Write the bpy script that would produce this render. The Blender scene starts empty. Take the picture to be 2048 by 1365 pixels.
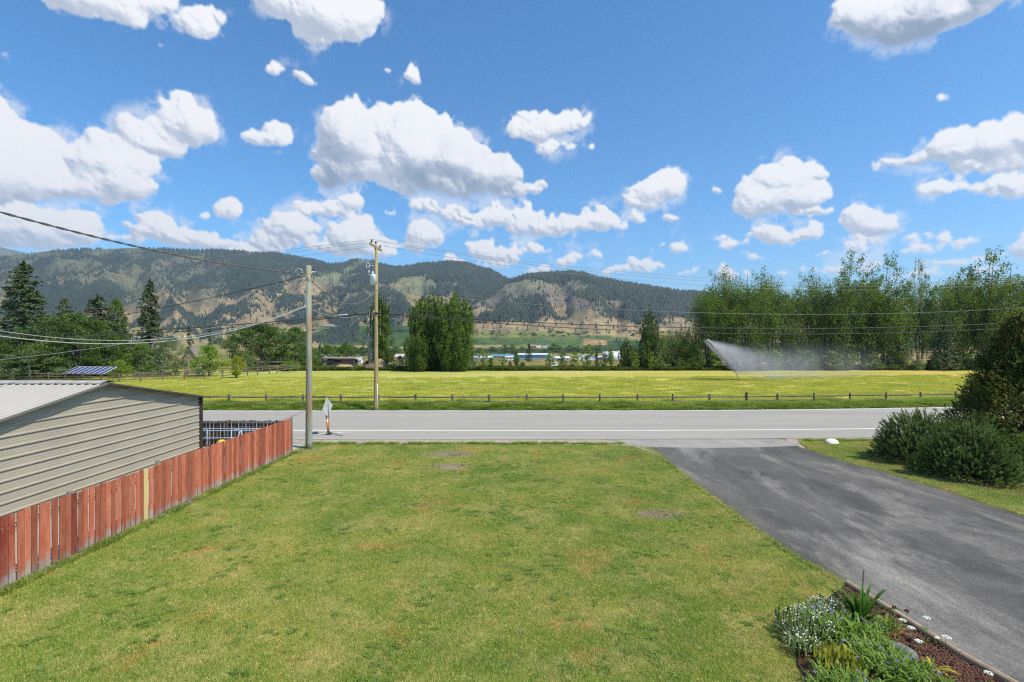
import bpy, math, random, sys
import numpy as np
from mathutils import Vector, Matrix, Euler

SC = bpy.context.scene
COL = SC.collection
H = 4.8            # eye height, metres
F = 1030.0         # focal length in photo pixels (photo 2048 x 1365)
HY = 682.5

# ------------------------------------------------------------------ camera, sky, sun, exposure
cam_data = bpy.data.cameras.new("camera")
cam_data.sensor_width = 36.0
cam_data.lens = F / 2048 * 36.0
cam_data.clip_start = 0.1
cam_data.clip_end = 30000
cam = bpy.data.objects.new("camera", cam_data)
cam.location = (0, 0, H)
cam.rotation_euler = (math.radians(90), 0, 0)
COL.objects.link(cam)
SC.camera = cam
SC.view_settings.view_transform = 'Standard'
SC.view_settings.look = 'None'
SC.view_settings.exposure = 0.40
SC.view_settings.gamma = 1.0
SC.view_settings.use_curve_mapping = False
SC.render.engine = 'CYCLES'
SC.cycles.use_denoising = False
SC.cycles.pixel_filter_type = 'BLACKMAN_HARRIS'
SC.cycles.filter_width = 1.25
SC.cycles.max_bounces = 6
SC.cycles.diffuse_bounces = 3
SC.cycles.glossy_bounces = 2
SC.cycles.transmission_bounces = 4
SC.cycles.transparent_max_bounces = 8
SC.cycles.volume_bounces = 0
SC.cycles.sample_clamp_indirect = 4.0
SC.cycles.use_adaptive_sampling = False

SUN_DIR = Vector((0.80, -0.42, 1.22)).normalized()
sun_el = math.asin(SUN_DIR.z)
sun_az = math.atan2(SUN_DIR.x, SUN_DIR.y)
SUN_STRENGTH = 4.9
SKY_STRENGTH = 0.115
sd = bpy.data.lights.new("sun", 'SUN')
sd.energy = SUN_STRENGTH
sd.angle = math.radians(0.53)
sd.color = (1.0, 0.905, 0.74)
sun = bpy.data.objects.new("sun", sd)
sun.rotation_euler = SUN_DIR.to_track_quat('Z', 'Y').to_euler()
sun.location = (30, -20, 60)
COL.objects.link(sun)

def vnoise(W,H,cx,cy,seed,per=None):
    """value-gradient noise sampled on a W x H map, cx*cy lattice cells, periodic in x"""
    r=np.random.RandomState(seed)
    a=r.rand(cy+2,cx)*2*np.pi
    gx=np.cos(a).astype(np.float32); gy=np.sin(a).astype(np.float32)
    x=np.arange(W,dtype=np.float32)/W*cx; y=np.arange(H,dtype=np.float32)/H*cy
    xi=x.astype(int); yi=y.astype(int); fx=(x-xi)[None,:]; fy=(y-yi)[:,None]
    x1=(xi+1)%cx
    def d(yy,xx,dx,dy):
        ix=np.ix_(yy,xx); return gx[ix]*dx+gy[ix]*dy
    n00=d(yi,xi,fx,fy); n10=d(yi,x1,fx-1,fy); n01=d(yi+1,xi,fx,fy-1); n11=d(yi+1,x1,fx-1,fy-1)
    u=fx*fx*fx*(fx*(fx*6-15)+10); v=fy*fy*fy*(fy*(fy*6-15)+10)
    return ((n00*(1-u)+n10*u)*(1-v)+(n01*(1-u)+n11*u)*v)*1.5
def fbm(W,H,cells,seed,octs,gain=.5):
    s=np.zeros((H,W),np.float32); a=1.
    for o in range(octs):
        c=cells*2**o
        s+=a*vnoise(W,H,c,max(1,c*H//W),seed+o); a*=gain
    return s
def gblur(a,r):
    # three box blurs, edge padded in y, wrapped in x
    for _ in range(2):
        for ax in (0,1):
            k=int(r)
            if k<1: continue
            p=np.pad(a,[(k+1,k) if ax==0 else (0,0),(k+1,k) if ax==1 else (0,0)],mode='edge' if ax==0 else 'wrap')
            c=np.cumsum(p,axis=ax,dtype=np.float64)
            n=a.shape[ax]
            if ax==0: a=((c[2*k+1:2*k+1+n]-c[:n])/(2*k+1)).astype(np.float32)
            else: a=((c[:,2*k+1:2*k+1+n]-c[:,:n])/(2*k+1)).astype(np.float32)
    return a
# each cloud: darkness of its base, then ellipses in photo pixels (cx, cy, rx, ry)
CL=[(.2,[(180,-8,110,38),(130,-20,90,40),(235,-18,120,30)]),(.1,[(400,50,30,18),(430,30,20,16),(382,58,24,14)]),
(.2,[(640,15,115,50),(560,-8,80,35),(700,45,62,32),(620,72,45,18),(730,20,45,30)]),(.1,[(547,150,28,14)]),(.1,[(612,168,25,13)]),
(.05,[(820,150,11,18),(770,142,16,6)]),(.2,[(-12,218,30,34),(-60,200,60,40)]),
(.35,[(20,300,80,50),(-40,340,100,70),(60,350,90,42),(150,305,60,28),(210,320,90,38),(235,362,70,36),(140,368,100,32),(300,290,52,34),(385,245,52,40),(375,225,35,28),(335,268,40,26)]),
(.25,[(533,274,50,22),(548,262,36,20)]),
(.75,[(700,275,52,62),(706,232,26,30),(800,262,75,50),(825,300,105,62),(720,330,92,40),(900,320,82,50),(960,345,80,42),(1035,382,62,18),(860,362,140,32),(660,352,36,22)]),
(.3,[(1105,252,92,22),(1085,262,72,16),(1120,240,50,18)]),(.15,[(1150,298,68,9),(1092,290,26,14)]),
(.3,[(1300,378,38,24),(1335,370,42,22),(1285,402,42,14),(1345,428,22,12),(1275,436,12,10)]),
(.4,[(1555,362,75,36),(1530,402,66,32),(1590,398,52,26),(1620,428,38,10),(1500,385,36,30)]),
(.6,[(1965,288,95,42),(2035,280,60,42),(1850,326,98,16),(2000,326,90,26)]),(.3,[(1885,380,42,14),(2010,374,58,22),(2060,380,50,20)]),
(1.2,[(1840,5,160,50),(1900,15,130,50),(1770,0,100,34),(1980,0,70,40)]),(.1,[(1740,64,20,14),(1790,78,24,12)]),
(.35,[(60,455,100,36),(150,450,42,24),(20,482,90,24)]),(.35,[(340,472,90,22),(315,458,42,20),(420,482,48,12)]),
(.15,[(455,425,30,16),(400,433,13,6)]),(.25,[(660,414,52,16),(630,417,36,14),(700,408,25,18)]),
(.35,[(580,455,50,26),(570,482,62,16),(530,492,56,12)]),(.4,[(700,472,46,28),(670,497,64,16),(740,502,56,14)]),(.1,[(770,482,26,8)]),
(.3,[(848,478,36,22),(842,490,42,14)]),(.4,[(895,424,76,16),(1000,434,100,16),(1125,455,120,20),(1180,445,52,20)]),
(.3,[(955,500,34,18),(1000,512,44,14),(990,527,52,10)]),(.15,[(1065,498,40,9),(1138,525,27,11)]),
(.25,[(1285,543,52,10),(1275,534,28,12)]),(.15,[(1385,553,32,8)]),(.2,[(1340,502,42,9),(1352,498,24,9)]),
(.35,[(1560,478,76,15),(1535,474,36,18),(1608,470,30,14)]),(.35,[(1740,442,50,24),(1720,454,50,16),(1800,470,80,9),(1900,473,64,9)]),
(.1,[(1455,498,32,9),(1440,478,18,6)]),(.15,[(1728,492,32,9),(1840,492,56,8)]),(.05,[(1426,378,8,8)]),(.05,[(775,433,17,5)]),(.05,[(15,117,13,7)]),
(.05,[(1887,190,22,4)]),(.05,[(1350,291,34,2)]),(.1,[(1560,548,60,7),(1640,545,30,6)]),(.05,[(1635,62,30,4)]),(.05,[(310,75,6,12)]),(.1,[(1880,520,60,9),(1980,505,60,8)]),(.05,[(590,318,24,4)]),
(.2,[(1215,548,26,8)]),(.2,[(1065,545,30,8),(1085,540,16,8)]),(.25,[(1455,555,34,9),(1440,549,16,8)]),(.2,[(1500,520,24,7)]),(.25,[(1690,545,40,9),(1705,538,20,8)]),(.2,[(1760,525,30,7)]),(.3,[(1835,548,44,10),(1820,541,20,9)]),(.2,[(1960,540,40,9)]),(.2,[(1245,505,20,6)]),(.2,[(905,528,34,8),(890,522,16,7)]),(.2,[(1190,520,18,6)]),(.15,[(1655,510,26,6)]),(.2,[(1010,478,22,7)]),(.25,[(500,505,40,9),(480,498,20,8)]),(.2,[(250,478,30,9)])]
def build_clouds(W=4096,H=1024):
    F=1030.; rnd=np.random.RandomState(7)
    px_az=W/(2*np.pi); px_el=H/(np.pi/2)
    def to_map(x,y):
        u=(x-1024)/F; v=(683-y)/F
        az=math.atan(u); el=math.atan(v*math.cos(az)); return az,el,math.cos(az)*math.cos(el)
    hh=np.zeros((H,W),np.float32); base=np.zeros((H,W),np.float32)
    clouds=[]
    for dark,es in CL:
        out=[]
        for cx,cy,rx,ry in es:
            az,el,c=to_map(cx,cy)
            s=c/F*(1.07 if cy>400 else 1.04)            # radians per photo pixel there, roughly
            out.append((az,el,rx*s,ry*s*(1.12 if cy>400 else 1.06)))
        clouds.append((dark,out))
    for i in range(46):      # the rest of the sky, outside the photograph
        az=rnd.uniform(.9,2*np.pi-.9); el=rnd.uniform(.1,1.0)**1.3+.03
        R=rnd.uniform(.03,.13)*(.5+el); es=[]
        for k in range(rnd.randint(3,8)):
            es.append((az+rnd.uniform(-1,1)*R*1.5/max(.4,math.cos(el)),el+rnd.uniform(-.25,.35)*R,R*rnd.uniform(.4,1),R*rnd.uniform(.2,.45)))
        clouds.append((rnd.uniform(.2,.8),es))
    for i in range(44):
        az=rnd.uniform(.8,2*np.pi-.8); el=rnd.uniform(.1,.2)
        clouds.append((.3,[(az+rnd.uniform(-.05,.05),el,rnd.uniform(.02,.06),rnd.uniform(.01,.02)) for k in range(3)]))
    for dark,es in clouds:
        top=max(e+ry for a,e,rx,ry in es); bot=min(e-ry for a,e,rx,ry in es)
        for a,e,rx,ry in es:
            n=int(26+rx*ry*3.4e4); n=min(n,320)
            for k in range(n+1):
                if k==0: pa,pe,r=a,e-ry*.1,ry*.62
                else:
                    t=rnd.uniform(0,2*np.pi); q=math.sqrt(rnd.uniform(.0,1))
                    r=ry*rnd.uniform(.18,.52)*(1.15-.45*q)
                    pa=a+math.cos(t)*q*(rx-r*.6); pe=e+math.sin(t)*q*(ry-r*.6)
                    if math.sin(t)<0: pe=e+math.sin(t)*q*(ry-r*.6)*.75
                ce=max(.25,math.cos(pe))
                X=((pa/(2*np.pi))%1.)*W; Y=pe*px_el
                rp=r*px_el; rpx=r*px_az/ce
                x0=int(X-rpx-1);x1=int(X+rpx+2);y0=max(0,int(Y-rp-1));y1=min(H,int(Y+rp+2))
                if y1<=y0: continue
                xs=np.arange(x0,x1); ys=np.arange(y0,y1)
                d2=((xs-X)/rpx)[None,:]**2+((ys-Y)/rp)[:,None]**2
                depth=math.sqrt(max(0,1-((pa-a)/rx)**2*.8-((pe-e)/ry)**2*.8)) if True else 0
                z=np.sqrt(np.clip(1-d2,0,None))*rp+depth*min(rp*1.6,ry*px_el*.55)
                z=np.where(d2<1,z,0)
                w=xs%W; old=hh[ys[0]:ys[-1]+1][:,w]
                m=z>old
                hh[y0:y1,w]=np.where(m,z,old) if False else np.maximum(old,z)
                relv=(ys-bot*px_el)/((top-bot)*px_el+1e-6)
                bb=dark*np.clip(1.05-relv*1.1,0,1)[:,None]*np.ones_like(d2)
                ob=base[y0:y1,w]; base[y0:y1,w]=np.where(m,bb,ob)
    # soften silhouettes with warped lookups
    n1=fbm(W,H,64,11,6,.55); n2=fbm(W,H,64,31,6,.55); n3=fbm(W,H,200,51,5,.65)
    yy,xx=np.mgrid[0:H,0:W].astype(np.float32)
    wx=(xx+n1*8+n3*2.5).astype(int)%W; wy=np.clip(yy+n2*8-n3*2,0,H-1).astype(int)
    h=hh[wy,wx]; b=gblur(base,6)[wy,wx]
    m=(h>0).astype(np.float32)
    e=gblur(m,2); e2=gblur(m,6)
    al=np.clip((e*.8+e2*.35+n3*.34-.32)/.44,0,1)*np.clip(e2*10,0,1); al=al*al*(3-2*al)
    wisp=np.clip((gblur(m,12)*1.4+n1*.8+n3*.5-.48)*1.0,0,.5)*np.clip(gblur(m,12)*4-.3,0,1)
    alpha=np.maximum(al,wisp)
    big=gblur(h,12)
    hs=gblur(h,1)*.9+gblur(h,5)*1.1+big*.6+n3*1.7+n1*5
    gy,gx=np.gradient(hs)
    nz=1.15; L=np.array([.40,.66,.63])
    nl=np.sqrt(gx*gx+gy*gy+nz*nz)
    lam=np.clip((-gx*L[0]-gy*L[1]+nz*L[2])/nl*.5+.5,0,1)
    shade=.68+.40*np.clip((lam-.34)/.50,0,1)
    up=gblur(m,9); up=np.clip((up-np.roll(up,-14,0))*1.2+.5,0,1)   # thicker cloud above: less light
    grey=np.clip(b*(.75+n1*.9+n3*.3),0,1.0)
    shade=shade*(1-.36*grey)
    shade=np.clip(shade,0,1.08)
    shade=shade+(1.0-shade)*.35*(1-al)
    return alpha.astype(np.float32),shade.astype(np.float32)

# ------------------------------------------------------------------ node helpers
class NT:
    def __init__(s, tree):
        s.t = tree; s.n = tree.nodes; s.l = tree.links
    def node(s, typ, **kw):
        n = s.n.new(typ)
        for k, v in kw.items():
            if k == 'inputs':
                for a, b in v.items():
                    if isinstance(b, bpy.types.NodeSocket): s.l.new(b, n.inputs[a])
                    else: n.inputs[a].default_value = b
            else: setattr(n, k, v)
        return n
    def math(s, op, a, b=0.0, c=None, clamp=False):
        n = s.n.new('ShaderNodeMath'); n.operation = op; n.use_clamp = clamp
        for i, v in enumerate((a, b) if c is None else (a, b, c)):
            if isinstance(v, bpy.types.NodeSocket): s.l.new(v, n.inputs[i])
            else: n.inputs[i].default_value = v
        return n.outputs[0]
    def noise(s, vec, scale, detail=4.0, rough=.55, dist=0.0):
        n = s.n.new('ShaderNodeTexNoise')
        n.inputs['Scale'].default_value = scale; n.inputs['Detail'].default_value = detail
        n.inputs['Roughness'].default_value = rough; n.inputs['Distortion'].default_value = dist
        if vec is not None: s.l.new(vec, n.inputs['Vector'])
        return n.outputs['Fac']
    def ramp(s, fac, stops, interp='LINEAR'):
        n = s.n.new('ShaderNodeValToRGB'); r = n.color_ramp; r.interpolation = interp
        while len(r.elements) > 1: r.elements.remove(r.elements[-1])
        r.elements[0].position = stops[0][0]; r.elements[0].color = c4(stops[0][1])
        for p, c in stops[1:]:
            e = r.elements.new(p); e.color = c4(c)
        s.l.new(fac, n.inputs['Fac']); return n.outputs['Color']
    def mix(s, fac, a, b, mode='MIX'):
        n = s.n.new('ShaderNodeMix'); n.data_type = 'RGBA'; n.blend_type = mode
        for k, v in ((0, fac), (6, a), (7, b)):
            if isinstance(v, bpy.types.NodeSocket): s.l.new(v, n.inputs[k])
            elif k == 0: n.inputs[0].default_value = v
            else: n.inputs[k].default_value = c4(v)
        return n.outputs[2]
    def mapv(s, vec, scale=(1, 1, 1), rot=(0, 0, 0), loc=(0, 0, 0)):
        n = s.n.new('ShaderNodeMapping'); s.l.new(vec, n.inputs['Vector'])
        n.inputs['Scale'].default_value = scale; n.inputs['Rotation'].default_value = rot; n.inputs['Location'].default_value = loc
        return n.outputs[0]
    def pos(s): return s.n.new('ShaderNodeNewGeometry').outputs['Position']
    def obj(s): return s.n.new('ShaderNodeTexCoord').outputs['Object']
def c4(c):
    if isinstance(c, (int, float)): return (c, c, c, 1)
    return tuple(c) + ((1,) if len(c) == 3 else ())

# ------------------------------------------------------------------ world: Nishita sky and cumulus clouds
def make_world():
    w = bpy.data.worlds.new("World"); SC.world = w; w.use_nodes = True
    nt = w.node_tree
    for n in list(nt.nodes): nt.nodes.remove(n)
    N = NT(nt)
    sky = N.node('ShaderNodeTexSky'); sky.sky_type = 'NISHITA'; sky.sun_disc = False
    sky.sun_elevation = sun_el; sky.sun_rotation = sun_az % (2 * math.pi)
    sky.altitude = 400; sky.air_density = 1.0; sky.dust_density = 0.6; sky.ozone_density = 2.2
    skyc = N.mix(1.0, sky.outputs[0], SKY_TINT, 'MULTIPLY')
    hs = N.node('ShaderNodeHueSaturation', inputs={'Saturation': SKY_SAT, 'Value': 1.0, 'Color': skyc})
    skyc = hs.outputs[0]
    W_, H_ = 4096, 1024
    al, sh = build_clouds(W_, H_)
    img = bpy.data.images.new("cumulus", W_, H_, alpha=False, float_buffer=False)
    img.colorspace_settings.name = 'Non-Color'
    px = np.zeros((H_, W_, 4), np.float32); px[..., 0] = al; px[..., 1] = np.clip(sh / 1.2, 0, 1); px[..., 3] = 1
    img.pixels.foreach_set(px.ravel()); img.update()
    d = N.node('ShaderNodeTexCoord').outputs['Generated']
    s = N.node('ShaderNodeSeparateXYZ', inputs={0: d})
    az = N.math('ARCTAN2', s.outputs[0], s.outputs[1])
    u = N.math('FRACT', N.math('ADD', N.math('DIVIDE', az, 2 * math.pi), 1.0))
    v = N.math('DIVIDE', N.math('ARCSINE', s.outputs[2]), math.pi / 2)
    cv = N.node('ShaderNodeCombineXYZ', inputs={0: u, 1: v})
    it = N.node('ShaderNodeTexImage'); it.image = img; it.interpolation = 'Cubic'; it.extension = 'EXTEND'
    nt.links.new(cv.outputs[0], it.inputs[0])
    sp = N.node('ShaderNodeSeparateColor', inputs={0: it.outputs[0]})
    sh_ = sp.outputs[1]
    cc = N.ramp(sh_, [(.30, (.22, .30, .44)), (.45, (.34, .42, .55)), (.60, (.62, .68, .79)), (.74, (.90, .92, .98)), (.84, (1.02, 1.02, 1.04)), (1, (1.06, 1.06, 1.06))])
    k = N.node('ShaderNodeVectorMath', operation='SCALE', inputs={0: cc}); k.inputs['Scale'].default_value = CLOUD_BRIGHT / SKY_STRENGTH
    up = N.math('GREATER_THAN', s.outputs[2], 0.0)
    fac = N.math('MULTIPLY', sp.outputs[0], up)
    # clouds near the horizon are seen through more air
    far = N.math('MULTIPLY_ADD', v, 4.0, 0.58, clamp=True)
    fac = N.math('MULTIPLY', fac, far)
    col = N.mix(fac, skyc, k.outputs[0])
    bg = N.node('ShaderNodeBackground', inputs={'Color': col, 'Strength': SKY_STRENGTH})
    out = N.node('ShaderNodeOutputWorld'); nt.links.new(bg.outputs[0], out.inputs[0])
    w.cycles.sampling_method = 'MANUAL'; w.cycles.sample_map_resolution = 1024
SKY_TINT = (0.72, 1.05, 1.25); SKY_SAT = 1.10; CLOUD_BRIGHT = 0.73
make_world()

# ------------------------------------------------------------------ object helpers
def tag(o, label=None, cat=None, group=None, kind=None):
    if label: o['label'] = label
    if cat: o['category'] = cat
    if group: o['group'] = group
    if kind: o['kind'] = kind
    return o
def empty(name, loc, rz=0, label=None, cat=None, group=None):
    o = bpy.data.objects.new(name, None); COL.objects.link(o)
    o.location = loc; o.rotation_euler = (0, 0, rz); o.empty_display_size = .3
    return tag(o, label, cat, group)
def link(name, me, parent=None, loc=None, rot=None):
    o = bpy.data.objects.new(name, me); COL.objects.link(o)
    if parent is not None: o.parent = parent
    if loc is not None: o.location = loc
    if rot is not None: o.rotation_euler = rot
    return o
def npmesh(name, verts, faces, mat=None, smooth=False, cols=None):
    """verts (n,3); faces (m,k) int array"""
    me = bpy.data.meshes.new(name)
    verts = np.asarray(verts, np.float32); faces = np.asarray(faces, np.int32)
    m, k = faces.shape
    me.vertices.add(len(verts)); me.vertices.foreach_set('co', verts.ravel())
    me.loops.add(m * k); me.loops.foreach_set('vertex_index', faces.ravel())
    me.polygons.add(m); me.polygons.foreach_set('loop_start', np.arange(0, m * k, k, dtype=np.int32))
    me.polygons.foreach_set('loop_total', np.full(m, k, np.int32))
    if smooth: me.polygons.foreach_set('use_smooth', np.ones(m, bool))
    if cols is not None:
        for nm, c in cols.items():
            at = me.attributes.new(nm, 'FLOAT_COLOR', 'POINT')
            cc = np.ones((len(verts), 4), np.float32); cc[:, :c.shape[1]] = c
            at.data.foreach_set('color', cc.ravel())
    me.update(calc_edges=True)
    if mat: me.materials.append(mat)
    return me
class MB:
    """collects simple solids into ONE mesh"""
    def __init__(s): s.v = []; s.f = []; s.sm = []
    def add(s, vs, fs, smooth=False):
        b = len(s.v); s.v += [tuple(v) for v in vs]; s.f += [tuple(b + i for i in f) for f in fs]; s.sm += [smooth] * len(fs)
        return s
    def box(s, c, d, rz=0, rx=0, ry=0, j=0.0, taper=1.0):
        M = Euler((rx, ry, rz)).to_matrix(); out = []
        for z in (-.5, .5):
            for x, y in ((-.5, -.5), (.5, -.5), (.5, .5), (-.5, .5)):
                t = taper if z > 0 else 1
                p = M @ Vector((x * d[0] * t, y * d[1] * t, z * d[2]))
                out.append((c[0] + p.x + random.uniform(-j, j), c[1] + p.y + random.uniform(-j, j), c[2] + p.z + random.uniform(-j, j)))
        return s.add(out, [(3, 2, 1, 0), (4, 5, 6, 7), (0, 1, 5, 4), (1, 2, 6, 5), (2, 3, 7, 6), (3, 0, 4, 7)])
    def tube(s, pts, rads, n=8, caps=True, smooth=True):
        pts = [Vector(p) for p in pts]
        if not hasattr(rads, '__len__'): rads = [rads] * len(pts)
        up = None; rings = []
        for i, p in enumerate(pts):
            d = (pts[min(i + 1, len(pts) - 1)] - pts[max(i - 1, 0)]).normalized()
            a = Vector((0, 0, 1)) if abs(d.z) < .9 else Vector((1, 0, 0))
            if up is None: up = a
            x = d.cross(up)
            if x.length < 1e-4: x = d.cross(Vector((0.3, 1, .2)))
            x.normalize(); y = x.cross(d).normalized(); up = y
            rings.append([p + (x * math.cos(t) + y * math.sin(t)) * rads[i] for t in [2 * math.pi * k / n for k in range(n)]])
        vs = [v for r in rings for v in r]; fs = []
        for i in range(len(pts) - 1):
            for k in range(n):
                a = i * n + k; b = i * n + (k + 1) % n
                fs.append((a, b, b + n, a + n))
        s.add(vs, fs, smooth)
        if caps:
            b = len(s.v) - len(vs)
            s.f += [tuple(b + k for k in reversed(range(n))), tuple(b + (len(pts) - 1) * n + k for k in range(n))]; s.sm += [False, False]
        return s
    def prism(s, poly, axis, a, b):
        """poly of 2-tuples extruded along axis from a to b"""
        def P(q, t): return {'x': (t, q[0], q[1]), 'y': (q[0], t, q[1]), 'z': (q[0], q[1], t)}[axis]
        n = len(poly)
        vs = [P(q, a) for q in poly] + [P(q, b) for q in poly]
        fs = [tuple(range(n)), tuple(reversed(range(n, 2 * n)))] + [(i, i + n, (i + 1) % n + n, (i + 1) % n) for i in range(n)]
        return s.add(vs, fs)
    def mesh(s, name, mat=None):
        me = bpy.data.meshes.new(name); me.from_pydata(s.v, [], s.f)
        me.polygons.foreach_set('use_smooth', s.sm)
        me.update()
        if mat: me.materials.append(mat)
        return me
    def obj(s, name, mat, parent=None, loc=None, rot=None):
        return link(name, s.mesh(name, mat), parent, loc, rot)
def copy_tree(o, **kw):
    c = o.copy(); COL.objects.link(c)
    for ch in o.children:
        d = ch.copy(); COL.objects.link(d); d.parent = c; d.matrix_parent_inverse = ch.matrix_parent_inverse
        for g in ch.children:
            e = g.copy(); COL.objects.link(e); e.parent = d
    return c

# ------------------------------------------------------------------ materials
def newmat(name):
    m = bpy.data.materials.new(name); m.use_nodes = True
    nt = m.node_tree
    for n in list(nt.nodes): nt.nodes.remove(n)
    N = NT(nt); b = N.node('ShaderNodeBsdfPrincipled'); o = N.node('ShaderNodeOutputMaterial')
    nt.links.new(b.outputs[0], o.inputs[0])
    b.inputs['Specular IOR Level'].default_value = .3
    return m, N, b, o
def setc(N, b, sock, v):
    if isinstance(v, bpy.types.NodeSocket): N.l.new(v, b.inputs[sock])
    else: b.inputs[sock].default_value = c4(v) if sock == 'Base Color' else v
def bump(N, b, h, strength=.5, dist=.02):
    n = N.node('ShaderNodeBump', inputs={'Height': h, 'Strength': strength, 'Distance': dist})
    N.l.new(n.outputs[0], b.inputs['Normal'])
def simple(name, c1, c2=None, scale=3.0, rough=.7, stretch=(1, 1, 1), metal=0, bmp=0, world=False, lo=.35, hi=.65, detail=5, rnd=0.0):
    m, N, b, o = newmat(name)
    v = N.pos() if world else N.obj()
    col = c1
    if c2 is not None:
        nz = N.noise(N.mapv(v, stretch), scale, detail, .6)
        col = N.ramp(nz, [(lo, c1), (hi, c2)])
        if bmp: bump(N, b, nz, bmp, .02)
    if rnd:
        oi = N.node('ShaderNodeObjectInfo').outputs['Random']
        f = N.math('MULTIPLY_ADD', oi, 2 * rnd, 1 - rnd)
        sc = N.node('ShaderNodeVectorMath', operation='SCALE')
        if isinstance(col, bpy.types.NodeSocket): N.l.new(col, sc.inputs[0])
        else: sc.inputs[0].default_value = c4(col)[:3]
        N.l.new(f, sc.inputs['Scale']); col = sc.outputs[0]
    setc(N, b, 'Base Color', col); b.inputs['Roughness'].default_value = rough; b.inputs['Metallic'].default_value = metal
    return m
def leafmat(name, dark, light, trans=.45, scale=.35, fine=5.0, rough=.55, spec=.25, tip=None, rnd=.12):
    """foliage: colour varies from clump to clump and leaf to leaf; part of the light goes through"""
    m, N, b, o = newmat(name)
    p = N.pos()
    n1 = N.noise(p, scale, 3, .6); n2 = N.noise(p, fine, 2, .6)
    f = N.math('ADD', N.math('MULTIPLY', n1, .6), N.math('MULTIPLY', n2, .5))
    col = N.ramp(f, [(.38, dark), (.72, light)])
    if tip is not None:
        n3 = N.noise(p, fine * .5, 2, .6)
        k = N.math('MULTIPLY_ADD', n3, 6, -3.3, clamp=True)
        col = N.mix(k, col, tip)
    oi = N.node('ShaderNodeObjectInfo').outputs['Random']
    hsv = N.node('ShaderNodeHueSaturation', inputs={'Color': col, 'Value': N.math('MULTIPLY_ADD', oi, 2 * rnd, 1 - rnd)})
    col = hsv.outputs[0]
    setc(N, b, 'Base Color', col); b.inputs['Roughness'].default_value = rough; b.inputs['Specular IOR Level'].default_value = spec
    t = N.node('ShaderNodeBsdfTranslucent')
    tc = N.mix(1.0, col, (1.15, 1.25, .6), 'MULTIPLY'); N.l.new(tc, t.inputs['Color'])
    mx = N.node('ShaderNodeMixShader', inputs={0: trans}); N.l.new(b.outputs[0], mx.inputs[1]); N.l.new(t.outputs[0], mx.inputs[2])
    N.l.new(mx.outputs[0], o.inputs[0])
    return m
GM = {}   # cached materials

# ------------------------------------------------------------------ value noise for the terrain (numpy)
def hsh(ix, iy, seed):
    n = (ix * 374761393 + iy * 668265263 + seed * 974711) & 0xffffffff
    n = ((n ^ (n >> 13)) * 1274126177) & 0xffffffff
    return ((n ^ (n >> 16)) & 0xffff) / 65535.0
def vn(x, y, seed):
    x = np.asarray(x, float); y = np.asarray(y, float)
    xi = np.floor(x).astype(np.int64); yi = np.floor(y).astype(np.int64)
    fx = x - xi; fy = y - yi; fx = fx * fx * (3 - 2 * fx); fy = fy * fy * (3 - 2 * fy)
    a = hsh(xi, yi, seed); b = hsh(xi + 1, yi, seed); c = hsh(xi, yi + 1, seed); d = hsh(xi + 1, yi + 1, seed)
    return (a * (1 - fx) + b * fx) * (1 - fy) + (c * (1 - fx) + d * fx) * fy
def fb(x, y, seed, o=4, g=.5):
    s = 0; a = 1; t = 0
    for i in range(o):
        s = s + a * vn(x * 2 ** i + i * 17.3, y * 2 ** i - i * 9.1, seed + i); t += a; a *= g
    return s / t
def sst(x, a, b):
    t = np.clip((x - a) / (b - a), 0, 1); return t * t * (3 - 2 * t)

# ------------------------------------------------------------------ terrain height
RA = np.array([(-1500, 560), (-900, 500), (-400, 522), (0, 516), (50, 508), (100, 502), (200, 499), (260, 496), (330, 499), (420, 502), (500, 505), (560, 509), (620, 521), (660, 530), (690, 528),
               (705, 521), (722, 519), (745, 523), (780, 535), (800, 536), (850, 528), (900, 526), (940, 530), (980, 544), (1020, 562), (1050, 572), (1100, 590), (1250, 625), (1500, 665), (3500, 700)], float)
RB = np.array([(-1500, 740), (800, 720), (860, 660), (940, 607), (980, 577), (1010, 566), (1050, 554), (1100, 549), (1140, 548), (1180, 555), (1250, 569), (1320, 580), (1400, 592),
               (1480, 608), (1600, 640), (1750, 660), (3500, 690)], float)
RC = np.array([(-1500, 470), (-400, 470), (0, 494), (60, 508), (200, 540), (1000, 640), (1300, 612), (1500, 602), (1700, 592), (1900, 602), (2100, 588), (2600, 560), (3500, 540)], float)
YA, YB, YC = 3000.0, 2200.0, 5600.0
def prof(t, ex):
    up = np.clip(t, 0, 1) ** ex
    up = up * .75 + .25 * sst(t, 0, 1)
    dn = np.clip(1 - (t - 1) * .35, .35, 1)
    return np.where(t < 1, up, dn)
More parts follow.
